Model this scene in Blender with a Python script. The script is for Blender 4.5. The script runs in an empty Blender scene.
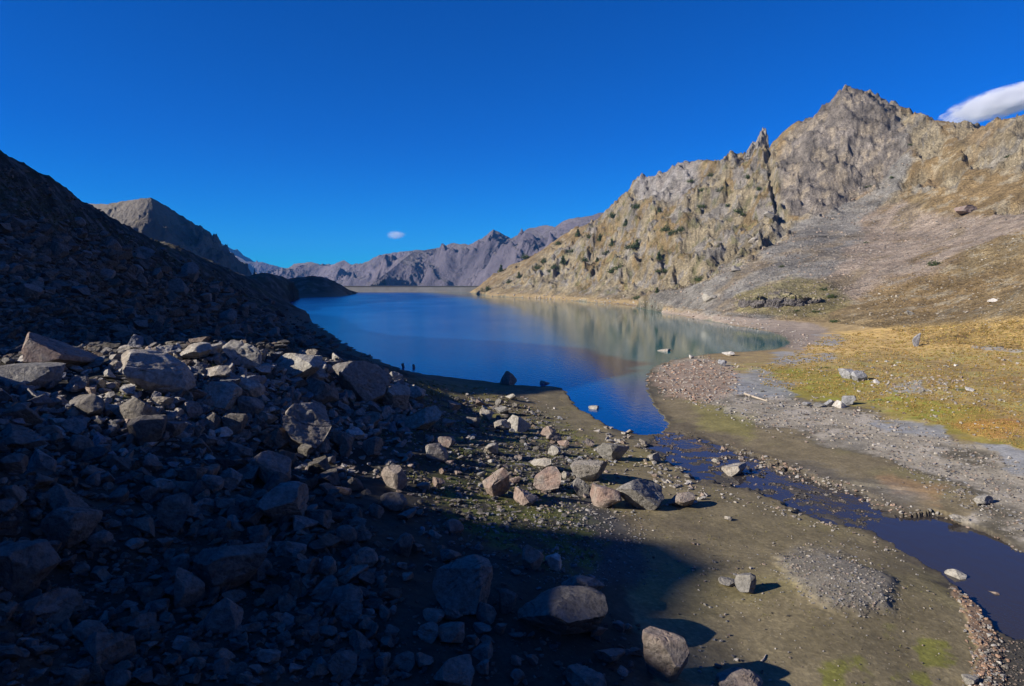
import bpy, math, random, time
import numpy as np
from mathutils import Vector

T0 = time.time()
rnd = random.Random(7)
rng = np.random.default_rng(11)
scene = bpy.context.scene
COL = scene.collection

# ------------------------------------------------------------------ camera
CAM_H = 25.0
F = 683.0
PITCH = math.radians(5.3)
CP, SP = math.cos(PITCH), math.sin(PITCH)

def ray(px, py):
    """world direction (unnormalised) through a pixel; y component is depth"""
    px = np.asarray(px, float); py = np.asarray(py, float)
    a = px - 512.0; b = 343.0 - py
    return a, F*CP + b*SP, b*CP - F*SP

def project(x, y, z):
    dz = z - CAM_H
    d = y*CP - dz*SP
    u = y*SP + dz*CP
    d = np.where(d < 0.5, 0.5, d)
    return 512.0 + F*x/d, 343.0 - F*u/d

def P(px, py, Y):
    a, b, c = ray(px, py)
    t = Y/b
    return (float(a*t), float(Y), float(CAM_H + c*t))

def G(px, py, z):
    a, b, c = ray(px, py)
    t = (z - CAM_H)/c
    return (float(a*t), float(b*t), float(z))

cam_d = bpy.data.cameras.new('camera'); cam_d.lens = 36.0*F/1024.0; cam_d.sensor_width = 36
cam_d.clip_start = 0.5; cam_d.clip_end = 60000
cam = bpy.data.objects.new('camera', cam_d); COL.objects.link(cam)
cam.location = (0, 0, CAM_H); cam.rotation_euler = (math.radians(90) - PITCH, 0, 0)
scene.camera = cam

# ------------------------------------------------------------------ noise
_perm = rng.permutation(256).astype(np.int32)
_perm = np.concatenate([_perm, _perm])
_g = rng.normal(size=(256, 3)); _g /= np.linalg.norm(_g, axis=1)[:, None]; _g = _g.astype(np.float32)

def perlin(x, y, z=None):
    x = np.asarray(x, np.float32); y = np.asarray(y, np.float32)
    z = np.zeros_like(x) if z is None else np.asarray(z, np.float32)
    xi = np.floor(x).astype(np.int32); yi = np.floor(y).astype(np.int32); zi = np.floor(z).astype(np.int32)
    xf = x - xi; yf = y - yi; zf = z - zi
    u = xf*xf*xf*(xf*(xf*6-15)+10); v = yf*yf*yf*(yf*(yf*6-15)+10); w = zf*zf*zf*(zf*(zf*6-15)+10)
    out = 0
    for dx in (0, 1):
        wx = u if dx else 1-u
        for dy in (0, 1):
            wy = v if dy else 1-v
            h2 = _perm[_perm[(xi+dx) & 255] + ((yi+dy) & 255)]
            for dz in (0, 1):
                wz = w if dz else 1-w
                g = _g[_perm[h2 + ((zi+dz) & 255)]]
                out = out + wx*wy*wz*(g[..., 0]*(xf-dx) + g[..., 1]*(yf-dy) + g[..., 2]*(zf-dz))
    return out*1.6

def fbm(x, y, z=None, oct=5, lac=2.03, gain=0.5):
    s = 0; a = 1; f = 1
    for k in range(oct):
        s = s + a*perlin(x*f + 17.3*k, y*f - 9.1*k, None if z is None else z*f + 5.7*k)
        a *= gain; f *= lac
    return s

def ridged(x, y, z=None, oct=6, lac=2.05, gain=0.55):
    s = 0; a = 1; f = 1; prev = 1.0
    for k in range(oct):
        n = 1 - np.abs(perlin(x*f + 31.7*k, y*f + 11.9*k, None if z is None else z*f))*1.5
        n = np.clip(n, 0, 1)**2
        s = s + a*n*prev; prev = np.clip(n*1.6, 0, 1)
        a *= gain; f *= lac
    return s

def sstep(a, b, x):
    t = np.clip((x-a)/(b-a), 0, 1)
    return t*t*(3-2*t)

def poly_sd(x, y, poly):
    """signed distance to a polygon, positive inside"""
    poly = np.asarray(poly, np.float32)
    x = x.astype(np.float32); y = y.astype(np.float32)
    d2 = np.full(x.shape, 1e18, np.float32); ins = np.zeros(x.shape, bool)
    n = len(poly)
    for i in range(n):
        ax, ay = poly[i]; bx, by = poly[(i+1) % n]
        ex, ey = bx-ax, by-ay
        wx, wy = x-ax, y-ay
        t = np.clip((wx*ex + wy*ey)/max(ex*ex + ey*ey, 1e-9), 0, 1)
        dx = wx - t*ex; dy = wy - t*ey
        d2 = np.minimum(d2, dx*dx + dy*dy)
        if ay != by:
            c = ((ay > y) != (by > y)) & (x < ex*(y-ay)/(by-ay) + ax)
            ins ^= c
    d = np.sqrt(d2)
    return np.where(ins, d, -d)

# ------------------------------------------------------------------ control points of the land
ctrl = []
def add(*pts): ctrl.extend(pts)
SHORE_PX = [(358, 292.2), (350, 295), (340, 296.5), (318, 297.2), (300, 298), (290, 302), (296, 310), (311, 321), (330, 333), (346, 345), (372, 357),
            (400, 369), (420, 374), (450, 377), (490, 382), (530, 386), (556, 387), (567, 392), (572, 404), (588, 414),
            (604, 424), (622, 432), (642, 436), (662, 434), (668, 424), (656, 408), (648, 392), (645, 378),
            (652, 368), (672, 360), (700, 355), (735, 352), (768, 350), (789, 346), (788, 339), (772, 332), (740, 326.5), (700, 319.5),
            (665, 313), (635, 307), (600, 303), (560, 299.5), (520, 297.5), (490, 296.2), (470, 292.2)]
shore_w = [G(px, py, 0)[:2] for px, py in SHORE_PX]
DAM_Y = 1375.0
DAM_A = P(345, 289, DAM_Y); DAM_B = P(474, 289, DAM_Y)
for px, py in SHORE_PX[1:]: add(G(px, py, 0.0))
# lake bed
for px, py in [(400, 320), (500, 330), (450, 350), (560, 360), (600, 400), (620, 350), (700, 335), (540, 310), (420, 302), (400, 296)]:
    add(G(px, py, -5.0 if py < 380 else -1.5))
POOL_PX = [(868, 526), (900, 519), (935, 516), (965, 524), (1000, 541), (1040, 562), (1100, 600), (1100, 640), (1015, 640), (985, 618),
           (962, 592), (940, 572), (912, 556), (885, 540)]
add(G(950, 560, -.4), G(1000, 590, -.5), G(1060, 600, -.4))
# right flats
for px, py, z in [(690, 442, .25), (760, 470, .3), (830, 505, .25), (870, 528, .1), (700, 470, .5), (760, 510, .8), (700, 520, 1.1), (800, 560, 1.0), (760, 640, 1.4),
                  (845, 583, 1.7), (900, 620, .9), (850, 680, 1.1), (950, 640, .5), (930, 580, .5), (640, 560, 1.8), (700, 600, 1.6), (700, 686, 2.0), (1000, 670, .2), (1040, 686, .2),
                  (560, 410, .4), (600, 440, .7), (560, 450, 1.5), (530, 400, .8),
                  (900, 505, .5), (960, 505, .8), (1024, 530, .7), (1024, 480, 1.4), (900, 450, .9), (800, 440, .7), (740, 430, .4), (700, 420, .3), (690, 380, .5),
                  (740, 390, .8), (800, 400, 1.2), (850, 380, 1.8), (800, 362, .8), (760, 358, .4), (820, 342, .9), (860, 350, 2.2), (914, 343, 3.2), (1024, 345, 5.5), (960, 380, 3.5),
                  (1024, 400, 3.6), (960, 430, 2.0), (900, 400, 2.2), (1024, 440, 2.6), (840, 330, 1.4)]:
    add(G(px, py, z))
# foreground left
for px, py, z in [(560, 520, 3.0), (610, 500, 1.6), (500, 480, 3.2), (450, 520, 4.4), (400, 480, 5.5), (420, 600, 5.2), (500, 600, 4.6), (560, 640, 3.6), (600, 600, 2.8), (300, 600, 7.0), (200, 560, 8.2), (100, 560, 9.5),
                  (0, 560, 11), (0, 686, 9.8), (200, 686, 7.4), (400, 686, 5.2), (600, 686, 3.0), (300, 520, 7.6), (100, 480, 11), (0, 460, 13), (200, 470, 9.6), (300, 450, 8.2), (380, 440, 6.4),
                  (500, 400, 2.2), (470, 385, .9), (440, 400, 4.0), (500, 440, 2.8), (440, 440, 4.6), (-60, 560, 13), (-60, 460, 16)]:
    add(G(px, py, z))
# mound with the lit boulders
for px, py, z in [(0, 375, 16), (0, 410, 15), (60, 358, 16.3), (60, 400, 14.6), (150, 358, 16.6), (150, 400, 14), (150, 440, 11.6), (200, 350, 17), (240, 347, 16.8), (300, 354, 14.6), (240, 400, 12.6), (240, 430, 10.4),
                  (350, 364, 11.6), (390, 374, 8.8), (420, 386, 6.2), (330, 400, 9.8), (390, 415, 6.6), (-60, 370, 18)]:
    add(G(px, py, z))
# left slope and its skyline
for px, py, Y in [(0, 335, 118), (60, 335, 125), (120, 332, 135), (180, 332, 145), (240, 335, 150), (290, 340, 165), (330, 352, 180), (375, 363, 172),
                  (0, 260, 150), (0, 205, 175), (0, 157, 200), (40, 174, 222), (80, 200, 250), (80, 270, 190), (104, 214, 270), (130, 228, 300), (165, 243, 350), (150, 290, 225),
                  (200, 258, 420), (200, 300, 270), (240, 274, 560), (250, 305, 330), (270, 274.5, 780), (300, 280, 1060), (330, 284, 1080), (345, 288.5, 1120), (352, 291, 1180), (270, 300, 520), (290, 318, 380), (-60, 120, 190), (-60, 200, 165), (-60, 320, 110)]:
    add(P(px, py, Y))
for px, py, Y in [(0, 172, 235), (40, 188, 262), (80, 214, 292), (104, 230, 315), (130, 242, 350), (165, 254, 400), (0, 345, 105), (60, 347, 104), (150, 351, 98), (240, 350, 98), (300, 357, 110), (350, 364, 125), (240, 346, 118), (150, 345, 115), (300, 283, 1160), (330, 286, 1190), (275, 283, 860), (240, 284, 660),
                  (0, 195, 330), (80, 235, 400), (130, 262, 480), (200, 285, 640), (240, 290, 800), (275, 292, 1000), (300, 293, 1300), (330, 293, 1320), (-60, 180, 330), (0, 195, 460), (0, 215, 620), (-60, 165, 460), (80, 245, 600)]:
    add(P(px, py, Y))
# right mountain skyline, flanks and back
SKY_R = [(478, 285, 1400), (497, 273, 1380), (520, 262, 1350), (560, 240, 1250), (590, 222, 1180), (612, 212, 1120), (640, 187, 1050), (655, 174, 1020), (670, 171, 1000), (700, 167, 950), (720, 160, 910), (740, 153, 880), (757, 152, 850),
         (776, 143, 830), (792, 124, 810), (812, 110, 790), (838, 95, 770), (862, 87, 750), (880, 91, 750), (905, 108, 735), (925, 116, 710), (950, 119, 690), (980, 122, 660), (1024, 115, 620), (1070, 112, 590)]
for px, py, Y in SKY_R:
    add(P(px, py, Y))
    x, y, z = P(px, py, Y); add((x*1.25 + 40, y*1.25 + 40, z*0.45 - 20))
for px, py, Y in [(560, 275, 960), (600, 270, 860), (650, 240, 800), (700, 220, 760), (700, 280, 520), (650, 290, 610), (760, 220, 690), (760, 290, 430), (800, 200, 670), (860, 170, 680), (850, 240, 540), (800, 270, 460),
                  (900, 230, 540), (900, 285, 380), (960, 180, 560), (960, 250, 400), (1024, 180, 500), (1024, 250, 340), (1024, 300, 240), (960, 300, 320), (860, 300, 380), (800, 315, 370), (880, 318, 320), (960, 325, 260), (1080, 280, 230), (1080, 180, 450)]:
    add(P(px, py, Y))
# land outside the frame (it casts the shadow over the foreground)
HILL = [(-235, -190, 155), (-222, -110, 138), (-215, -70, 124), (-215, -40, 114.9), (-215, -21, 111.5), (-215, -8, 100), (-215, 5, 91.5), (-215, 15, 87), (-215, 26, 88), (-215, 40, 91), (-215, 56, 95), (-218, 74, 112), (-235, 100, 128), (-262, 135, 138), (-320, 180, 130), (-400, 240, 110)]
for p in HILL: add(p)
add(*[(-290, yy, hh) for yy, hh in ((-150, 130), (-90, 112), (-50, 104), (-10, 96), (30, 94), (70, 100))], *[(-400, yy, 100) for yy in (-120, -40, 40, 120)])
for p in [(-38, 28, 13), (-60, 35, 18), (-45, 10, 13), (-90, 20, 26), (-130, 60, 46), (-140, 100, 52), (-150, 0, 56), (-60, 0, 16), (-60, -60, 22), (-150, -100, 62), (0, 0, 5), (0, -40, 9), (40, -20, 3), (60, 10, 1.5), (90, 30, 2.5), (120, 60, 4), (180, 100, 12),
          (300, 180, 50), (300, 0, 60), (0, -200, 60), (150, -150, 50), (-600, 0, 90), (-600, 300, 120), (500, 300, 150), (600, 0, 130), (0, -600, 150), (400, -400, 130), (-400, -400, 170)]:
    add(p)
add((-180, 1500, -40), (-120, 1700, -60), (-300, 1600, -50), (0, 1900, -60), (300, 1700, -40), (-800, 1600, -20), (-1200, 1200, 40), (1200, 1200, 60), (0, 3000, -60))
ctrl = np.array(ctrl)
def rb_coord(x, y):
    r = np.hypot(x, y) + 1e-6
    return np.stack([1.25*x/r, 1.25*y/r, np.log(np.maximum(r, 6.0))], -1)
_c = rb_coord(ctrl[:, 0], ctrl[:, 1])
_R = np.maximum(np.hypot(ctrl[:, 0], ctrl[:, 1]), 6.0)
_v = (ctrl[:, 2] - CAM_H)/_R
def _k(r): return r*r*r/(0.15 + r)        # smooth at the point, close to r^2..r^3 between
_n = len(_c)
_A = np.zeros((_n+4, _n+4))
_d = np.linalg.norm(_c[:, None] - _c[None], axis=-1)
_A[:_n, :_n] = _d**3 + np.eye(_n)*2e-6
_A[:_n, _n] = 1; _A[:_n, _n+1:] = _c; _A[_n, :_n] = 1; _A[_n+1:, :_n] = _c.T
_w = np.linalg.solve(_A, np.concatenate([_v, np.zeros(4)]))

def base_height(x, y):
    x = x.ravel(); y = y.ravel()
    out = np.empty(x.shape)
    cc = _c; ww = _w
    for i in range(0, len(x), 40000):
        q = rb_coord(x[i:i+40000], y[i:i+40000])
        q2 = (q**2).sum(1)[:, None] + (cc**2).sum(1)[None] - 2*q @ cc.T
        d = np.maximum(q2, 0)**1.5
        out[i:i+40000] = d @ ww[:_n] + ww[_n] + q @ ww[_n+1:]
    R = np.maximum(np.hypot(x, y), 6.0)
    return CAM_H + out*R

# ------------------------------------------------------------------ the polar grid
NU = 1240
u_in = np.linspace(-0.82, 0.82, NU)
th_in = np.arctan(u_in)                       # angle from +Y towards +X
th_out = np.linspace(th_in[-1], 2*math.pi + th_in[0], 170)[1:-1]
TH = np.concatenate([th_in, th_out]); NT = len(TH)
RR = np.concatenate([np.exp(np.linspace(math.log(1.0), math.log(24), 26))[:-1], np.exp(np.linspace(math.log(24), math.log(1750), 1080)),
                     np.exp(np.linspace(math.log(1750), math.log(16000), 40))[1:]])
NR = len(RR)
TT, RG = np.meshgrid(TH, RR)
# coarse evaluation of the smooth base, then bilinear to the fine grid
ci = np.unique(np.concatenate([np.arange(0, NU, 3), [NU-1], np.arange(NU, NT)])); ri = np.unique(np.concatenate([np.arange(0, NR, 3), [NR-1]]))
Bc = base_height(RG[np.ix_(ri, ci)]*np.sin(TT[np.ix_(ri, ci)]), RG[np.ix_(ri, ci)]*np.cos(TT[np.ix_(ri, ci)])).reshape(len(ri), len(ci))
tmp = np.stack([np.interp(np.arange(NT), ci, row) for row in Bc])
Z = np.empty((NR, NT))
rows = np.arange(NR)
pos = np.interp(rows, ri, np.arange(len(ri))); i0 = np.minimum(pos.astype(int), len(ri)-2); fr = (pos - i0)[:, None]
Z = tmp[i0]*(1-fr) + tmp[i0+1]*fr
X = RG*np.sin(TT); Y = RG*np.cos(TT)
far = sstep(1600, 2100, RG)
Z = Z*(1-far) + (-60)*far
Z = np.clip(Z, -60, 400)
Xf = X.ravel(); Yf = Y.ravel()
PX, PY = project(X, Y, Z)
PX = np.where(Y > 1, PX, -9999); 
print('base', time.time()-T0)

# warped image coordinates used to lay the zones of the ground down
wn = fbm(X/RG*9, np.log(RG)*9, oct=4)*1.0
wn2 = fbm(X/RG*9+40, np.log(RG)*9+13, oct=4)
wf = fbm(X/RG*60, np.log(RG)*60, oct=3)
QX = PX + wn*10 + wf*4.5; 
vs = np.clip((PY-280)/120, .12, 1)
QY = PY + (wn2*8 + fbm(X/RG*60+70, np.log(RG)*60, oct=3)*3.4)*np.where(PY > 290, vs, .8)

def zone(poly, soft=5.0):
    poly = np.array(poly, float)
    lo = poly.min(0) - soft; hi = poly.max(0) + soft
    m = np.zeros(QX.shape, np.float32)
    sel = (QX > lo[0]) & (QX < hi[0]) & (QY > lo[1]) & (QY < hi[1]) & (Y > 1)
    if sel.any():
        d = poly_sd(QX[sel], QY[sel], poly)
        m[sel] = sstep(-soft/2, soft/2, d)
    return m

leftside = sstep(30, -30, Xf.reshape(X.shape) - np.interp(RG, [0, 30, 100, 150, 200, 300, 600, 1000, 1400], [20, 14, 4, -10, -30, -60, -170, -250, -300]))
MOUNT = sstep(0.5, 14, Z)*(1-leftside)*sstep(190, 300, RG)
zrock1 = zone([(772, 150), (800, 110), (835, 80), (865, 70), (905, 85), (912, 140), (885, 185), (855, 192), (838, 222), (805, 216), (782, 205)], 8)
zrock2 = zone([(465, 300), (500, 285), (545, 258), (590, 228), (640, 170), (665, 150), (760, 130), (776, 160), (792, 215), (800, 232), (760, 250), (700, 272), (650, 292), (600, 312), (540, 302)], 10)
zrock3 = zone([(845, 190), (880, 175), (912, 165), (905, 205), (882, 210), (865, 207)], 6)*.9
zrock4 = np.maximum.reduce([zone([(905, 185), (930, 165), (965, 168), (960, 190), (925, 196)], 6), zone([(895, 108), (935, 100), (950, 150), (925, 155), (900, 140)], 8),
                            zone([(968, 150), (1030, 128), (1090, 120), (1090, 170), (1000, 175), (970, 170)], 8), zone([(950, 110), (1040, 100), (1040, 132), (985, 142), (955, 130)], 8)*.8,
                            zone([(988, 205), (1030, 190), (1080, 180), (1080, 215), (1000, 216)], 6), zone([(758, 232), (782, 218), (800, 222), (803, 240), (776, 252), (762, 246)], 5)])
zscree = zone([(640, 300), (705, 272), (760, 252), (792, 232), (812, 218), (845, 200), (862, 190), (890, 160), (915, 150), (905, 185), (885, 200), (860, 235), (835, 262), (835, 290), (760, 325), (690, 312)], 8)
zpink = zone([(838, 225), (870, 212), (900, 205), (940, 216), (985, 214), (1030, 206), (1040, 222), (975, 245), (930, 272), (875, 288), (850, 300), (760, 322), (800, 290), (815, 262)], 10)
zband = zone([(625, 305), (700, 314), (760, 318), (800, 322), (838, 332), (850, 345), (800, 352), (776, 345), (770, 332), (700, 322), (630, 309)], 4)
zcliffgrass = zone([(735, 295), (755, 284), (800, 280), (830, 286), (850, 300), (830, 318), (780, 316), (742, 312)], 6)
zmeadow = zone([(835, 332), (900, 326), (1000, 318), (1100, 305), (1100, 380), (1000, 372), (900, 366), (830, 372), (760, 366), (800, 352)], 8)
zgrass = zone([(690, 372), (760, 360), (900, 352), (1100, 350), (1100, 470), (1024, 458), (960, 440), (900, 420), (860, 405), (800, 396), (740, 382)], 16)
zmoss = np.maximum.reduce([zone([(755, 372), (800, 368), (850, 372), (900, 392), (960, 405), (1000, 420), (960, 425), (880, 408), (820, 400), (770, 396), (750, 384)], 8),
                           zone([(930, 414), (1000, 425), (1100, 445), (1100, 460), (1010, 446), (940, 430)], 6)])
zred = zone([(955, 420), (1010, 420), (1040, 432), (1000, 436), (960, 430)], 8)
zred2 = zone([(980, 365), (1100, 358), (1100, 400), (1000, 398), (900, 372), (940, 368)], 12)*.6
zgravR = zone([(650, 368), (700, 357), (735, 365), (740, 385), (800, 402), (880, 414), (940, 436), (1100, 468), (1100, 590), (1024, 545), (960, 520), (900, 500), (960, 508), (1000, 500), (960, 480), (880, 455), (800, 436), (720, 412), (680, 392)], 7)
zshorered = zone([(646, 378), (672, 364), (712, 362), (738, 372), (728, 392), (700, 404), (665, 395)], 8)
zgravB = np.maximum.reduce([zone([(730, 374), (770, 372), (790, 385), (800, 398), (762, 400), (735, 392)], 6), zone([(870, 418), (905, 415), (945, 420), (945, 440), (900, 436)], 5),
                            zone([(975, 440), (1100, 462), (1100, 490), (1010, 470)], 5), zone([(895, 385), (925, 382), (930, 390), (900, 392)], 4), zone([(780, 353), (840, 355), (830, 362), (760, 362)], 4),
                            zone([(818, 338), (845, 336), (838, 347), (815, 347)], 3), zone([(975, 345), (1040, 350), (1040, 354), (975, 349)], 2)])
zsandR = zone([(655, 400), (700, 398), (730, 420), (800, 438), (880, 458), (960, 486), (985, 500), (960, 520), (880, 505), (800, 482), (720, 446), (672, 432)], 6)
zbed = zone([(655, 436), (680, 432), (720, 446), (780, 464), (850, 490), (905, 516), (875, 530), (820, 520), (760, 492), (700, 475), (660, 455), (645, 442)], 4)
zwet = zone([(640, 428), (690, 424), (760, 450), (880, 492), (1000, 532), (1100, 580), (1100, 660), (1010, 660), (975, 640), (940, 590), (860, 548), (800, 520), (740, 505), (680, 475)], 8)
zsandL = zone([(540, 384), (575, 392), (610, 425), (650, 450), (700, 482), (780, 500), (840, 520), (900, 555), (945, 585), (975, 620), (985, 700), (985, 760), (700, 760), (640, 640), (620, 540), (600, 505), (580, 470), (545, 440), (520, 410)], 8)
zspit = zone([(944, 568), (962, 578), (985, 610), (996, 640), (1000, 700), (965, 700), (975, 650), (965, 610)], 4)
zwetgr = zone([(985, 640), (1030, 640), (1060, 700), (1000, 700), (975, 680)], 6)
zbump = zone([(776, 556), (800, 547), (845, 552), (885, 580), (892, 606), (860, 614), (820, 604), (785, 578)], 16)
zdkgr = zone([(545, 480), (590, 490), (625, 525), (650, 570), (640, 590), (600, 580), (575, 530), (545, 505)], 12)
zmossL = np.maximum.reduce([zone([(430, 480), (520, 470), (570, 505), (610, 540), (590, 580), (520, 560), (450, 520)], 16), zone([(395, 380), (450, 380), (500, 388), (500, 398), (430, 398)], 6), zone([(500, 430), (560, 436), (540, 450), (490, 448)], 6), zone([(560, 425), (600, 432), (590, 446), (560, 444)], 6)*.5])
zmossB = np.maximum.reduce([zone([(818, 668), (860, 662), (880, 682), (860, 700), (820, 694)], 8), zone([(915, 642), (945, 640), (955, 664), (925, 668)], 6), zone([(860, 626), (900, 622), (895, 640), (865, 640)], 10)*.5, zone([(898, 676), (930, 672), (930, 690), (900, 690)], 6)])
zmossM = zone([(110, 385), (150, 372), (200, 378), (230, 352), (200, 396), (160, 410), (100, 405)], 10)
zshoreL = zone([(405, 376), (520, 380), (545, 400), (520, 430), (480, 400), (420, 392)], 8)
ZROCK = np.maximum.reduce([zrock1, zrock2, zrock3, zrock4])
print('zones', time.time()-T0)

# ---- relief
d_ridge = np.array([535., -780.])/945.
A_ = X*d_ridge[0] + Y*d_ridge[1]; B_ = X*(-d_ridge[1]) + Y*d_ridge[0]
patch = fbm(A_/70, B_/120, oct=5)
crag = ridged(A_/95 + .5*B_/150 + .25*fbm(A_/60, B_/60, oct=3), B_/120, Z*0.006, oct=7) - 0.85
crag2 = ridged(X/26, Y/26, Z/22, oct=4, gain=.6) - .8
MR = MOUNT*np.clip(ZROCK*.85 + .15 + .35*sstep(.1, .5, patch)*(1-zscree)*(1-zpink), 0, 1)*(1-np.clip(zscree+zpink, 0, 1)*.93*(1-zrock1))
MR = MR*(1-zmeadow)*(1-zband)
H = Z.copy()
edge = sstep(0, 30, Z)
offr = (np.abs(TT) > .72)*sstep(90, 130, RG)*(X < 0)
H += offr*(fbm(X/30, Y/26, oct=4, gain=.65)*5.0)*((Y < 140) & (Y > -200))
ribs = ridged(A_/52 + .4*fbm(A_/60, B_/60+9, oct=3), B_/280, oct=5) - .85
H += MR*edge*(ribs*6*(1-.5*zrock1) + crag*10.5*(1-.35*zrock1) + crag2*4.4 + 1.5*fbm(X/8, Y/8, Z/8, oct=3) - 3.0)
H += MOUNT*(1-MR)*edge*(fbm(X/45, Y/45, oct=5)*2.2)*(1-.6*np.clip(zscree+zpink, 0, 1))
# couloir below the pinnacle
cou = np.exp(-((PX + wf*3 + wn*2 - np.interp(PY, [140, 170, 200, 240], [768, 770, 775, 782]))/2.6)**2)*sstep(136, 150, PY)*sstep(245, 205, PY)*MOUNT
H -= cou*10
# left slope and boulder ground
LS = leftside*sstep(2.0, 9.0, Z)
hillfar = sstep(105, 140, RG)
H += LS*(fbm(X/22, Y/22, oct=5)*(.5 + .9*hillfar) + (ridged(X/14, Y/14, Z/10, oct=4)-1.0)*(.35 + .8*hillfar*sstep(0, 25, Z)))
fore = (1-MOUNT)*sstep(200, 120, RG)
H += fore*(fbm(X/6, Y/6, oct=4)*(.06 + .55*LS))
H += (1-MOUNT)*(1-LS)*fbm(X/16, Y/16, oct=4)*np.clip(RG/400, .05, .5)*sstep(.15, 2, Z)
H += zbump*.3 + zspit*.12
H = H*(1-zbed) + zbed*(.022 + .13*fbm(X/2.5, Y/2.5, oct=3))
H += np.clip(zgrass + zmeadow, 0, 1)*sstep(.8, 2.5, Z)*(fbm(X/5, Y/5, oct=3)*.16)
# shoreline
nshore = fbm(X/RG*34, np.log(RG)*34, oct=4)*.006*RG
sd = np.full(X.shape, -1e3)
m = (RG < 1700) & (RG > 90) & (Y > 0) & (X > -430) & (X < 260)
sd[m] = poly_sd(X[m], Y[m], shore_w) 
sd = sd + nshore
inside = sd > 0
depth_line = -0.03 - 0.075*sd
H = np.where(inside, np.minimum(H, depth_line), H)
near = (~inside) & (sd > -60) & m & (zbed < .25)
H = np.where(near, np.maximum(H, 0.04 + 0.022*np.maximum(-sd, 0)), H)
pool_w = [G(px, py, 0)[:2] for px, py in POOL_PX]
sp = np.full(X.shape, -1e3)
mp = (RG < 160) & (Y > 0)
sp[mp] = poly_sd(X[mp], Y[mp], pool_w) + (fbm(X[mp]/3, Y[mp]/3, oct=3)*.7)
H = np.where(sp > 0, np.minimum(H, -.03 - .06*sp), H)
H = np.where((sp <= 0) & mp & ~inside & (zbed < .25), np.maximum(H, .04 + .03*np.minimum(-sp, 4)), H)
beh = (Y > DAM_Y + 4) & (X > DAM_A[0]-8) & (X < DAM_B[0]+25)
H = np.where(beh, np.minimum(H, -8), H)
H = np.where((RG < 1700) & (Y > 0) & ~inside & (sp <= 0) & ~beh & (zbed < .25), np.maximum(H, .04), H)
print('relief', time.time()-T0)

# ---- colours of the ground
def C(*a): return np.array(a, np.float32)
col = np.zeros(X.shape + (3,), np.float32) + C(.10, .088, .062)
def lay(mask, c, k=1.0):
    global col
    mk = np.clip(mask*k, 0, 1)[..., None]
    col = col*(1-mk) + C(*c)*mk
nA = fbm(X/RG*22, np.log(RG)*22, oct=5); nB = fbm(X/RG*70+9, np.log(RG)*70, oct=4); nC = fbm(X/RG*40-5, np.log(RG)*90, oct=4)
lay(np.clip(LS + (RG < 140)*leftside, 0, 1)*(1-MOUNT), (.045, .040, .029), .9)  # left soil coloured extra dark so shade and gaps between boulders look deeper
lay((1-leftside)*sstep(170, 230, RG), (.30, .22, .11))
lay(MOUNT, (.25, .175, .085))
mA = fbm(A_/55, B_/110, Z/60, oct=6, gain=.55); mB = fbm(X/13, Y/13, Z/9, oct=4, gain=.6); mC = fbm(A_/16, B_/45, Z/14, oct=5, gain=.6)
nA = np.where(MOUNT > .3, mA, nA); nB = np.where(MOUNT > .3, mB, nB); nC = np.where(MOUNT > .3, mC, nC)
wA = fbm(X/14, Y/14, oct=6); wB = fbm(X/3.2, Y/3.2, oct=5, gain=.6); wC = fbm(X/6, Y/7+30, oct=5, gain=.6)
nr = (MOUNT <= .3) & (RG < 260); nA = np.where(nr, wA, nA); nB = np.where(nr, wB, nB); nC = np.where(nr, wC, nC)
rocky = MR*sstep(-.45, .1, patch + .35*nB)
lay(MOUNT*sstep(-.1, .5, nA), (.27, .215, .12), .6)
lay(MOUNT*sstep(.25, .5, nB), (.33, .29, .21), .6)
lay(MOUNT*ZROCK, (.32, .27, .18), .85)
lay(MOUNT*zrock2*sstep(.05, .3, nA+.4*nB), (.23, .16, .072), .85)
lay(MOUNT*zrock2*sstep(.1, .3, nC), (.22, .205, .19), .8)
lay(MOUNT*zrock2*sstep(.3, .5, nB), (.12, .115, .05), .7)
lay(MOUNT*zrock1, (.20, .175, .155), .85)
lay(MOUNT*zrock1*sstep(.1, .35, nC), (.33, .27, .19), .7)
lay(MOUNT*zrock1*sstep(.1, .4, -nB), (.13, .115, .105), .7)
lay(MOUNT*(zrock4+zrock3)*sstep(.1, .35, nA+.5*nC), (.24, .155, .07), .7)
lay(MOUNT*(zrock4+zrock3)*sstep(.15, .4, -nC), (.25, .235, .21), .6)
lay(MOUNT*zone([(640, 200), (640, 180), (660, 165), (700, 166), (690, 190), (665, 200)], 10), (.27, .25, .235), .8)
lay(zpink*sstep(-.75, -.2, nA), (.40, .32, .25), .9)
lay(zpink*sstep(.1, .5, nB), (.24, .2, .16), .6)
lay(zpink*sstep(.15, .5, nA), (.25, .19, .1), .6)
lay(zscree, (.265, .25, .22), .92)
lay(zscree*sstep(.1, .5, nA), (.29, .215, .12), .65)
lay(zscree*sstep(.1, .6, -nC), (.19, .18, .17), .5)
lay(zband, (.30, .245, .20), .9)
lay(zcliffgrass, (.27, .23, .10), .8)
lay(zmeadow, (.58, .40, .15), .92)
lay(zmeadow*sstep(0, .6, nC), (.30, .19, .075), .8)
lay(zgrass, (.38, .28, .11), .85)
lay(zgrass*sstep(.0, .5, nA + .3*nC), (.27, .19, .09), .8)
lay(zgrass*sstep(.1, .5, nC - .3*nA), (.3, .28, .09), .6)
lay(zred2*sstep(-.3, .4, nA), (.3, .18, .07), .7)
lay(zmoss*sstep(-.6, .2, nA), (.27, .23, .035), .8)
lay(zmoss*sstep(.2, .6, nC), (.22, .24, .03), .6)
lay(zred, (.42, .18, .05), .6)
lay(zgravR*sstep(-.75, -.1, nA), (.37, .325, .25), .85)
lay(zgravR*sstep(.1, .5, nC), (.38, .34, .28), .7)
lay(zgravR*sstep(.2, .7, nA), (.17, .155, .12), .7)
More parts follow.
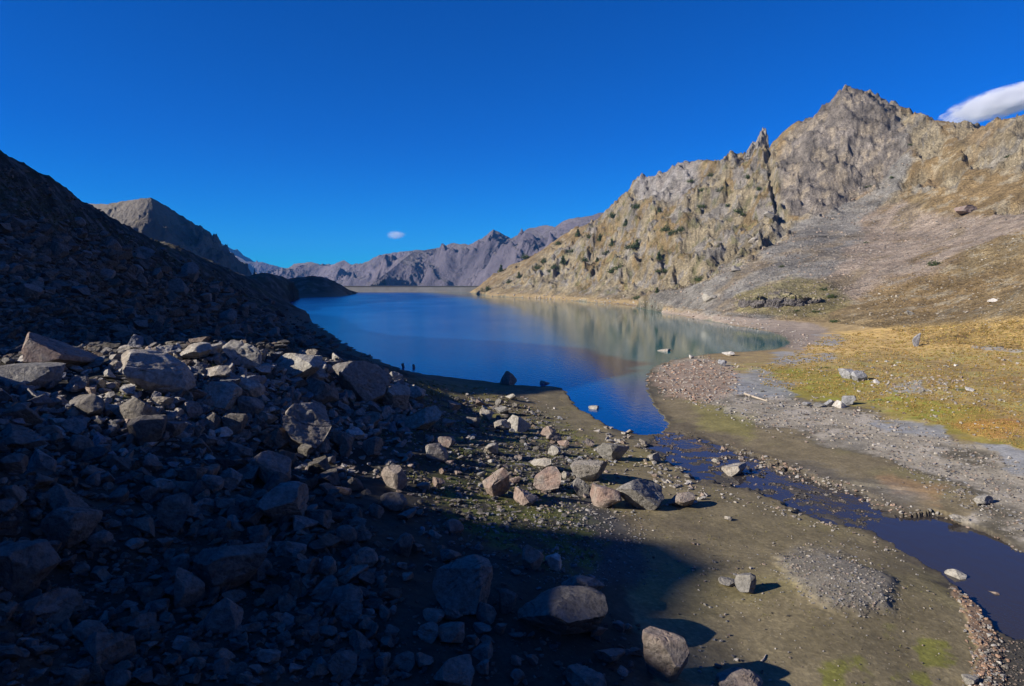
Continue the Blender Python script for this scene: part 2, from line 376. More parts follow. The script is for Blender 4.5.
lay(zshorered, (.31, .225, .16), .8)
lay(zgravB, (.27, .28, .29), .8)
lay(zsandR, (.205, .165, .095), .9)
lay(zsandR*sstep(.0, .6, nA), (.21, .19, .07), .4)
lay(zone([(690, 405), (760, 415), (745, 440), (700, 425)], 12), (.22, .2, .055), .6)
lay(zone([(880, 478), (950, 490), (940, 505), (890, 495)], 10), (.36, .22, .11), .6)
lay(zone([(790, 464), (860, 480), (930, 500), (900, 508), (820, 488)], 12), (.2, .2, .19), .5)
lay(zwet, (.105, .085, .058), .6)
lay(zsandL, (.20, .163, .09), .92)
lay(zsandL*sstep(.1, .8, nA), (.21, .18, .065), .5)
lay(zsandL*sstep(.2, .8, -nA), (.165, .13, .08), .5)
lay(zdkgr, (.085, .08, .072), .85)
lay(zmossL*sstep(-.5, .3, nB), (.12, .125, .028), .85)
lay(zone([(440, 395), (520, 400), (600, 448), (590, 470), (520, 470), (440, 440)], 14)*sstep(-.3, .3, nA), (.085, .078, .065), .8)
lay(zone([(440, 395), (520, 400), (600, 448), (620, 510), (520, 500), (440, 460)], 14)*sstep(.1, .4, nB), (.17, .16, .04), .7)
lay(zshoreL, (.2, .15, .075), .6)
lay(zmossM*sstep(-.3, .4, nB), (.16, .16, .04), .9)
lay(zbump, (.23, .205, .16), .85)
lay(zmossB*sstep(-.15, .35, nB + .5*nC), (.17, .17, .03), .8)
lay(zspit, (.26, .17, .105), .8)
lay(zwetgr, (.06, .055, .045), .9)
lay(zbed, (.06, .054, .048), .95)
lay(zone([(655, 430), (690, 438), (730, 462), (700, 458), (655, 440)], 6), (.2, .13, .1), .4)
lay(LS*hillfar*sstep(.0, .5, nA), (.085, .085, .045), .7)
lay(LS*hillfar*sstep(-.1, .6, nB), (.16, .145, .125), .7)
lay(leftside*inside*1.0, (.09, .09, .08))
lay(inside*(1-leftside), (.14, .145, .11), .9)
lay((sp > 0), (.07, .06, .05), .9)
# damp strip right at the water line
strip = np.exp(-np.maximum(-sd, 0)/(.006*RG + .5))*(~inside)*m
lay(strip*(RG < 350), (.08, .065, .04), .6)
col *= (1 + .18*nB + .12*nC)[..., None]
col = np.clip(col, .01, .7)
print('colour', time.time()-T0)

# ------------------------------------------------------------------ helpers for objects
def mesh_from(name, verts, faces, smooth=True):
    me = bpy.data.meshes.new(name)
    verts = np.asarray(verts, np.float32); faces = np.asarray(faces, np.int32)
    me.vertices.add(len(verts)); me.vertices.foreach_set('co', verts.ravel())
    k = faces.shape[1]
    me.loops.add(faces.size); me.loops.foreach_set('vertex_index', faces.ravel())
    me.polygons.add(len(faces)); me.polygons.foreach_set('loop_start', np.arange(0, faces.size, k, dtype=np.int32))
    me.polygons.foreach_set('loop_total', np.full(len(faces), k, np.int32))
    me.update(calc_edges=True)
    me.polygons.foreach_set('use_smooth', np.full(len(faces), smooth, bool))
    return me

def set_col(me, name, c):
    c = np.asarray(c, np.float32)
    if c.shape[1] == 3: c = np.concatenate([c, np.ones((len(c), 1), np.float32)], 1)
    a = me.color_attributes.new(name, 'FLOAT_COLOR', 'POINT'); a.data.foreach_set('color', c.ravel())

def link(name, me, mat=None, parent=None):
    o = bpy.data.objects.new(name, me); COL.objects.link(o)
    if mat and not me.materials: me.materials.append(mat)
    if parent is not None: o.parent = parent
    return o

def tag(o, label=None, cat=None, group=None, kind=None):
    for k, v in (('label', label), ('category', cat), ('group', group), ('kind', kind)):
        if v: o[k] = v
    return o

def new_mat(name):
    m_ = bpy.data.materials.new(name); m_.use_nodes = True
    nt = m_.node_tree; nt.nodes.clear()
    out = nt.nodes.new('ShaderNodeOutputMaterial'); b = nt.nodes.new('ShaderNodeBsdfPrincipled')
    nt.links.new(b.outputs[0], out.inputs[0])
    b.inputs['Roughness'].default_value = .9
    b.inputs['Specular IOR Level'].default_value = .2
    return m_, nt, b

def N(nt, t, **kw):
    n = nt.nodes.new('ShaderNode'+t)
    for k, v in kw.items():
        if k in n.inputs: n.inputs[k].default_value = v
        else: setattr(n, k, v)
    return n

def mixc(nt, a, b, fac, blend='MIX'):
    n = nt.nodes.new('ShaderNodeMix'); n.data_type = 'RGBA'; n.blend_type = blend
    for s, v in ((0, fac), (6, a), (7, b)):
        if isinstance(v, bpy.types.NodeSocket): nt.links.new(v, n.inputs[s])
        else: n.inputs[s].default_value = v if s == 0 else (tuple(v) + (1,) if len(v) == 3 else v)
    return n.outputs[2]

def ramp(nt, src, stops):
    r = nt.nodes.new('ShaderNodeValToRGB'); nt.links.new(src, r.inputs[0])
    e = r.color_ramp.elements
    while len(e) < len(stops): e.new(.5)
    for el, (p, c) in zip(e, stops):
        el.position = p; el.color = (c, c, c, 1) if isinstance(c, (int, float)) else tuple(c) + (1,)
    return r.outputs[0]

def noise_tex(nt, scale, detail=6, rough=.6, coord=None):
    n = N(nt, 'TexNoise', Scale=scale, Detail=detail, Roughness=rough)
    if coord is not None: nt.links.new(coord, n.inputs['Vector'])
    return n.outputs[0]

def ground_material(name, scales, bump_d, colvar=.45, coarse=None):
    """scales: noise scales (1/m) for fine stones and grain"""
    m_, nt, b = new_mat(name)
    geo = N(nt, 'NewGeometry'); pos_ = geo.outputs['Position']
    att = N(nt, 'Attribute', attribute_name='albedo')
    c = att.outputs['Color']
    for s in scales:
        n = noise_tex(nt, s, 8, .65, pos_)
        f = ramp(nt, n, [(.28, 1-colvar), (.5, 1.0), (.72, 1+colvar*.8)])
        c = mixc(nt, c, f, 1.0, 'MULTIPLY')
    vor = N(nt, 'TexVoronoi', Scale=scales[0]*2.2); vor.feature = 'F1'; nt.links.new(pos_, vor.inputs['Vector'])
    sep = N(nt, 'SeparateColor'); nt.links.new(vor.outputs['Color'], sep.inputs[0])
    f = ramp(nt, sep.outputs[0], [(0, .72), (.6, 1.0), (.9, 1.15), (1, 1.6)])
    c = mixc(nt, c, f, .55, 'MULTIPLY')
    nt.links.new(c, b.inputs['Base Color'])
    prev = None
    for s, dist in bump_d:
        n = noise_tex(nt, s, 7, .62, pos_)
        bp = N(nt, 'Bump', Strength=1.0, Distance=dist); nt.links.new(n, bp.inputs['Height'])
        if prev: nt.links.new(prev, bp.inputs['Normal'])
        prev = bp.outputs[0]
    bp = N(nt, 'Bump', Strength=.6, Distance=bump_d[0][1]*.25); nt.links.new(vor.outputs['Distance'], bp.inputs['Height']); nt.links.new(prev, bp.inputs['Normal'])
    nt.links.new(bp.outputs[0], b.inputs['Normal'])
    return m_

M_ground = ground_material('sand_and_gravel', [2.2, .35], [(1.6, .05), (.3, .16)], .22)
M_hill = ground_material('shaded_hillside_rubble', [.9, .2], [(.7, .9), (2.4, .3)], .4)
M_mount = ground_material('mountain_rock_and_grass', [.45, .11, .03], [(.12, 5.0), (.45, 2.0)], .42)

# ------------------------------------------------------------------ terrain meshes, cut from one sheet
idx = np.arange(NR*NT).reshape(NR, NT)
nxt = np.roll(idx, -1, axis=1)
quads = np.stack([idx[:-1], nxt[:-1], nxt[1:], idx[1:]], -1)      # (NR-1, NT, 4)
fm = MOUNT[:-1] > .12
fl = (LS[:-1] > .3) & (RG[:-1] > 118) & ~fm
back = (np.cos(TT[:-1]) < .2) | (np.abs(TT[:-1]) > 1.2)
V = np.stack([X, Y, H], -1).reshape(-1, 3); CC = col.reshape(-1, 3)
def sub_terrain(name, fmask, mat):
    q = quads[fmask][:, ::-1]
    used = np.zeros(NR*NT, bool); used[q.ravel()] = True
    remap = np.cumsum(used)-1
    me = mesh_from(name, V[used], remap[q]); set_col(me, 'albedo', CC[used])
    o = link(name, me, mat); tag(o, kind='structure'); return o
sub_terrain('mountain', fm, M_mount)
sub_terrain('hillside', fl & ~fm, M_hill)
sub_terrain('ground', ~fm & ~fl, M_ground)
# centre cap under the camera
print('terrain', time.time()-T0)

# visible-ground lookup
E = (H - CAM_H)/RG
Emax = np.maximum.accumulate(E[:, :NU], axis=0)
def hit(px, py):
    a, b, c = ray(px, py)
    rr = math.hypot(a, b); e = c/rr
    fc = (a/b - u_in[0])/(u_in[1]-u_in[0]); j = int(round(min(max(fc, 0), NU-1)))
    colm = Emax[:, j]
    i = int(np.searchsorted(colm, e))
    if i <= 0 or i >= NR: return None
    e0, e1 = colm[i-1], colm[i]
    t = (e-e0)/max(e1-e0, 1e-9); t = min(max(t, 0), 1)
    r = RR[i-1]*(1-t) + RR[i]*t
    x, y = a/rr*r, b/rr*r
    return float(x), float(y), float(CAM_H + e*r), i, j
def ground_z(x, y):
    r = math.hypot(x, y); i = float(np.interp(math.log(r), LR, np.arange(NR)))
    fc = (x/y - u_in[0])/(u_in[1]-u_in[0]) if y > 0 else 0
    fc = min(max(fc, 0), NU-1.001); j = int(fc); f = fc-j; i = min(i, NR-1.001); k = int(i); g = i-k
    return float((H[k, j]*(1-f)+H[k, j+1]*f)*(1-g) + (H[k+1, j]*(1-f)+H[k+1, j+1]*f)*g)
LR = np.log(RR)

# ------------------------------------------------------------------ water
M_water, nt, b = new_mat('lake_water')
b.inputs['Base Color'].default_value = (.002, .022, .045, 1)
b.inputs['Roughness'].default_value = .06; b.inputs['IOR'].default_value = 1.33; b.inputs['Specular IOR Level'].default_value = .3
geo = N(nt, 'NewGeometry')
att = N(nt, 'Attribute', attribute_name='depth')
mp_ = N(nt, 'Mapping'); mp_.inputs['Scale'].default_value = (1, .55, 1); nt.links.new(geo.outputs['Position'], mp_.inputs[0])
n1 = noise_tex(nt, .9, 4, .6, mp_.outputs[0])
n2 = noise_tex(nt, .02, 3, .5, mp_.outputs[0])
sepw = N(nt, 'SeparateColor'); nt.links.new(att.outputs['Color'], sepw.inputs[0])
wind = N(nt, 'Math', operation='MULTIPLY'); nt.links.new(sepw.outputs[1], wind.inputs[0]); nt.links.new(ramp(nt, n2, [(.3, .7), (.7, 1)]), wind.inputs[1])
bp = N(nt, 'Bump', Distance=.5); nt.links.new(n1, bp.inputs['Height'])
st = N(nt, 'Math', operation='MULTIPLY_ADD'); nt.links.new(wind.outputs[0], st.inputs[0]); st.inputs[1].default_value = .6; st.inputs[2].default_value = .012
nt.links.new(st.outputs[0], bp.inputs['Strength']); nt.links.new(bp.outputs[0], b.inputs['Normal'])
rg_ = N(nt, 'Math', operation='MULTIPLY_ADD'); nt.links.new(wind.outputs[0], rg_.inputs[0]); rg_.inputs[1].default_value = .22; rg_.inputs[2].default_value = .02
nt.links.new(rg_.outputs[0], b.inputs['Roughness'])
cw = mixc(nt, (.008, .13, .11), (.001, .05, .19), sepw.outputs[2])
nt.links.new(cw, b.inputs['Base Color']); WATER_MIX = cw
# see-through where it is shallow: the deeper the water the less of the bed shows
tr = N(nt, 'BsdfTransparent'); tr.inputs[0].default_value = (.55, .75, .72, 1)
fres = N(nt, 'Fresnel', IOR=1.33)
mx = N(nt, 'MixShader'); out = [n for n in nt.nodes if n.type == 'OUTPUT_MATERIAL'][0]
inv = N(nt, 'Math', operation='SUBTRACT'); inv.inputs[0].default_value = 1; nt.links.new(fres.outputs[0], inv.inputs[1])
ml = N(nt, 'Math', operation='MULTIPLY'); nt.links.new(inv.outputs[0], ml.inputs[0]); nt.links.new(sepw.outputs[0], ml.inputs[1])
nt.links.new(ml.outputs[0], mx.inputs[0]); nt.links.new(b.outputs[0], mx.inputs[1]); nt.links.new(tr.outputs[0], mx.inputs[2]); nt.links.new(mx.outputs[0], out.inputs[0])

def water_sheet(name, vmask, z, clear=.55, wind=None, body=None):
    q = quads[(vmask[:-1] | vmask[1:])][:, ::-1]
    used = np.zeros(NR*NT, bool); used[q.ravel()] = True
    remap = np.cumsum(used)-1
    v = V[used].copy(); dep = np.clip(-v[:, 2], 0, 50); v[:, 2] = z
    me = mesh_from(name, v, remap[q])
    sh = np.exp(-np.maximum(dep + z, 0)/clear)
    w_ = np.ones(len(v))*wind if np.isscalar(wind) else wind.ravel()[used]
    bd = np.ones(len(v))*body if np.isscalar(body) else body.ravel()[used]
    set_col(me, 'depth', np.stack([sh, w_, bd], 1))
    o = link(name, me, M_water); tag(o, kind='structure'); return o
lake_v = inside & (Y < DAM_Y) & (Y > 60) & (RG < 1700)
dd = sd
# calm water lies in the lee of the right mountain, wind ripples on the open left side
calm = sstep(-60, 40, X - np.interp(Y, [100, 160, 260, 400, 800, 1400], [8, 20, 20, 20, -30, -160]))
water_sheet('lake', lake_v, 0.0, wind=(1-calm*.93)*np.interp(Y, [100, 170, 320, 600], [.3, .38, .6, 1.0]), body=1-.8*calm*sstep(150, 190, Y))
water_sheet('stream', ((sp > -.3) | (zbed > .02)) & mp & ~lake_v, 0.04, clear=.07, wind=.12, body=1.0)
M_str = M_water.copy(); M_str.name = 'stream_water'
for l in list(M_str.node_tree.links):
    if l.to_socket.name == 'Base Color': M_str.node_tree.links.remove(l)
for n in M_str.node_tree.nodes:
    if n.type == 'BSDF_PRINCIPLED': n.inputs['Specular IOR Level'].default_value = .42; n.inputs['Base Color'].default_value = (.042, .036, .034, 1)
bpy.data.objects['stream'].data.materials[0] = M_str

# ------------------------------------------------------------------ rocks
def ico(sub):
    t = (1+5**.5)/2
    v = np.array([(-1, t, 0), (1, t, 0), (-1, -t, 0), (1, -t, 0), (0, -1, t), (0, 1, t), (0, -1, -t), (0, 1, -t), (t, 0, -1), (t, 0, 1), (-t, 0, -1), (-t, 0, 1)], float)
    f = [(0, 11, 5), (0, 5, 1), (0, 1, 7), (0, 7, 10), (0, 10, 11), (1, 5, 9), (5, 11, 4), (11, 10, 2), (10, 7, 6), (7, 1, 8), (3, 9, 4), (3, 4, 2), (3, 2, 6), (3, 6, 8), (3, 8, 9), (4, 9, 5), (2, 4, 11), (6, 2, 10), (8, 6, 7), (9, 8, 1)]
    v = [tuple(p) for p in v/np.linalg.norm(v[0])]
    for _ in range(sub):
        cache = {}; nf = []
        def mid(a, b_):
            k = (min(a, b_), max(a, b_))
            if k not in cache:
                p = np.array(v[a]) + np.array(v[b_]); p /= np.linalg.norm(p); v.append(tuple(p)); cache[k] = len(v)-1
            return cache[k]
        for a, b_, c in f:
            x_, y_, z_ = mid(a, b_), mid(b_, c), mid(c, a)
            nf += [(a, x_, z_), (b_, y_, x_), (c, z_, y_), (x_, y_, z_)]
        f = nf
    return np.array(v), np.array(f, np.int32)
ICO = {s: ico(s) for s in (1, 2, 3, 4, 5)}

def rock_mesh(seed, sub, planes=14, rough=.05, round_=0.0):
    r = np.random.default_rng(seed)
    v, f = ICO[sub]; v = v.copy()
    dirs = r.normal(size=(planes, 3)); dirs /= np.linalg.norm(dirs, axis=1)[:, None]
    for n_ in dirs:
        d = r.uniform(.30, .72) + round_*.3
        over = v @ n_ - d
        v = v - np.maximum(over, 0)[:, None]*n_*(.97 - round_*.4)
    if sub >= 3:
        o_ = r.uniform(0, 50, 3)
        nrm = v/np.linalg.norm(v, axis=1)[:, None]
        k = fbm(v[:, 0]*1.7+o_[0], v[:, 1]*1.7+o_[1], v[:, 2]*1.7+o_[2], oct=5 if sub > 3 else 3, gain=.55)
        # ledges and cracks along one bedding direction
        bd = r.normal(size=3); bd /= np.linalg.norm(bd)
        s_ = (v @ bd)*r.uniform(4, 8) + k*.6
        crack = np.exp(-((s_ - np.round(s_))/.12)**2)*sstep(-.1, .3, perlin(v[:, 0]*2.2+o_[1], v[:, 1]*2.2, v[:, 2]*2.2+o_[0]))
        v = v + nrm*(k*rough*1.3 - crack*.05)[:, None]
        if sub > 3:
            # second set of fracture planes bites into the corners
            for q_ in range(7):
                n_ = r.normal(size=3); n_ /= np.linalg.norm(n_); d = np.percentile(v @ n_, 90 + q_); over = v @ n_ - d
                v = v - np.maximum(over, 0)[:, None]*n_*.95
    else:
        v = v*(1 + r.uniform(-.08, .08, (len(v), 1)))
    lo, hi = v.min(0), v.max(0)
    return (v - (lo+hi)/2)/((hi-lo)/2), f

def rock_material(name, base, warm, light, use_attr=False):
    m_, nt, b = new_mat(name)
    if use_attr:
        geo = N(nt, 'NewGeometry'); crd = geo.outputs['Position']
        att = N(nt, 'Attribute', attribute_name='albedo'); c = att.outputs['Color']
    else:
        tc = N(nt, 'NewGeometry'); crd = tc.outputs['Position']
        oi = N(nt, 'ObjectInfo')
        c = mixc(nt, base, warm, ramp(nt, oi.outputs['Random'], [(.3, 0.0), (.9, 1.0)]))
        n = noise_tex(nt, .7, 5, .6, crd)
        c = mixc(nt, c, light, ramp(nt, n, [(.42, 0), (.62, .8)]))
    n = noise_tex(nt, 2.5, 9, .7, crd)
    c = mixc(nt, c, ramp(nt, n, [(.3, .45), (.5, 1.0), (.72, 1.5)]), .95, 'MULTIPLY')
    n3 = noise_tex(nt, 7.0, 5, .65, crd)
    c = mixc(nt, c, (.23, .22, .15), ramp(nt, n3, [(.6, 0), (.68, .35)]))
    n4 = noise_tex(nt, 1.3, 5, .7, crd)
    c = mixc(nt, c, (.05, .05, .045), ramp(nt, n4, [(.62, 0), (.7, .6)]))
    nt.links.new(c, b.inputs['Base Color'])
    b1 = N(nt, 'Bump', Strength=.95, Distance=.5); nt.links.new(noise_tex(nt, 1.4, 9, .68, crd), b1.inputs['Height'])
    v_ = N(nt, 'TexVoronoi', Scale=.55, feature='DISTANCE_TO_EDGE'); nt.links.new(crd, v_.inputs['Vector'])
    b2 = N(nt, 'Bump', Strength=.22, Distance=.08); nt.links.new(ramp(nt, v_.outputs[0], [(0, 0), (.06, 1)]), b2.inputs['Height']); nt.links.new(b1.outputs[0], b2.inputs['Normal'])
    nt.links.new(b2.outputs[0], b.inputs['Normal'])
    return m_
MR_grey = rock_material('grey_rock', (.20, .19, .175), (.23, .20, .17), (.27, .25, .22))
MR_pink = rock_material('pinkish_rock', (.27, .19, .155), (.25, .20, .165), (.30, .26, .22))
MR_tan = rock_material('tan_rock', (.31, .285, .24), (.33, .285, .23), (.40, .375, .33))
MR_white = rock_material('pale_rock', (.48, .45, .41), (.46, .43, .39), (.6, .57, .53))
MR_shade = rock_material('shade_darkened_rock', (.16, .14, .12), (.18, .16, .135), (.22, .2, .175))  # rock for the shadowed boulders; the shade's darkness is put into its colour
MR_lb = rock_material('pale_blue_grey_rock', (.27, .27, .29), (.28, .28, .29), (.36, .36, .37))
MR_stone = rock_material('loose_stone', None, None, None, True)
M_moss, nt, b = new_mat('moss')
geo = N(nt, 'NewGeometry'); n = noise_tex(nt, 3, 6, .6, geo.outputs['Position'])
nt.links.new(ramp(nt, n, [(.3, (.07, .08, .02)), (.7, (.22, .2, .04))]), b.inputs['Base Color'])
b1 = N(nt, 'Bump', Distance=.15); nt.links.new(noise_tex(nt, 6, 6, .7, geo.outputs['Position']), b1.inputs['Height']); nt.links.new(b1.outputs[0], b.inputs['Normal'])
ROCKM = {'g': MR_grey, 'p': MR_pink, 't': MR_tan, 'w': MR_white, 'b': MR_shade, 'l': MR_lb}

protos = {}
def proto(kind, k, sub, rnd_=0.0):
    key = (kind, k, sub)
    if key not in protos:
        v, f = rock_mesh(100+k, sub, planes=9 + k % 5, rough=.034, round_=rnd_)
        me = mesh_from('boulder', v, f, smooth=True)
        me.materials.append(ROCKM[kind])
        ang = math.radians(24)
        if hasattr(me, 'set_sharp_from_angle'): me.set_sharp_from_angle(angle=ang)
        protos[key] = me
    return protos[key]

placed = []   # (x, y, radius)
def put_rock(px, pyb, w, h, kind, label, name='boulder', cat='boulder', group=None, seed=None, sub=4, sink=.16, rotz=None, rnd_=0.0, tilt=.45, deep=.85):
    for attempt in range(8):
        q = hit(px, pyb - .25*w*deep*.5)
        if q is not None and q[1] < 1500: break
        pyb += 1.5
    else: return None
    if q is None: return None
    x, y, z = q[:3]
    d = math.sqrt(x*x+y*y+(z-CAM_H)**2); sc = (y*CP - (z-CAM_H)*SP)/F
    sa = (CAM_H - z)/d; ca = math.sqrt(max(1-sa*sa, .01))
    W = w*sc; D = W*deep
    Hh = (h*sc - D*max(sa, 0)*.5)/ca; Hh = max(Hh, .42*W)
    k = seed if seed is not None else rnd.randrange(18)
    me = proto(kind, k, sub, rnd_)
    o = bpy.data.objects.new(name, me); COL.objects.link(o)
    az = math.atan2(x, y)
    Hf = Hh*(1+sink)
    o.scale = (W/2*1.04, D/2, Hf/2)
    gz = min(z, ground_z(x, y) + .2)
    o.location = (x, y, z + Hf/2 - sink*Hf)
    o.rotation_euler = (rnd.uniform(-tilt, tilt)*.6, rnd.uniform(-tilt, tilt), -az*.8 + rnd.uniform(-.35, .35) + (math.pi if k % 2 else 0)) if rotz is None else (0, 0, rotz)
    tag(o, label, cat, group)
    placed.append((px, pyb - h/2, max(w, h)/2))
    return o

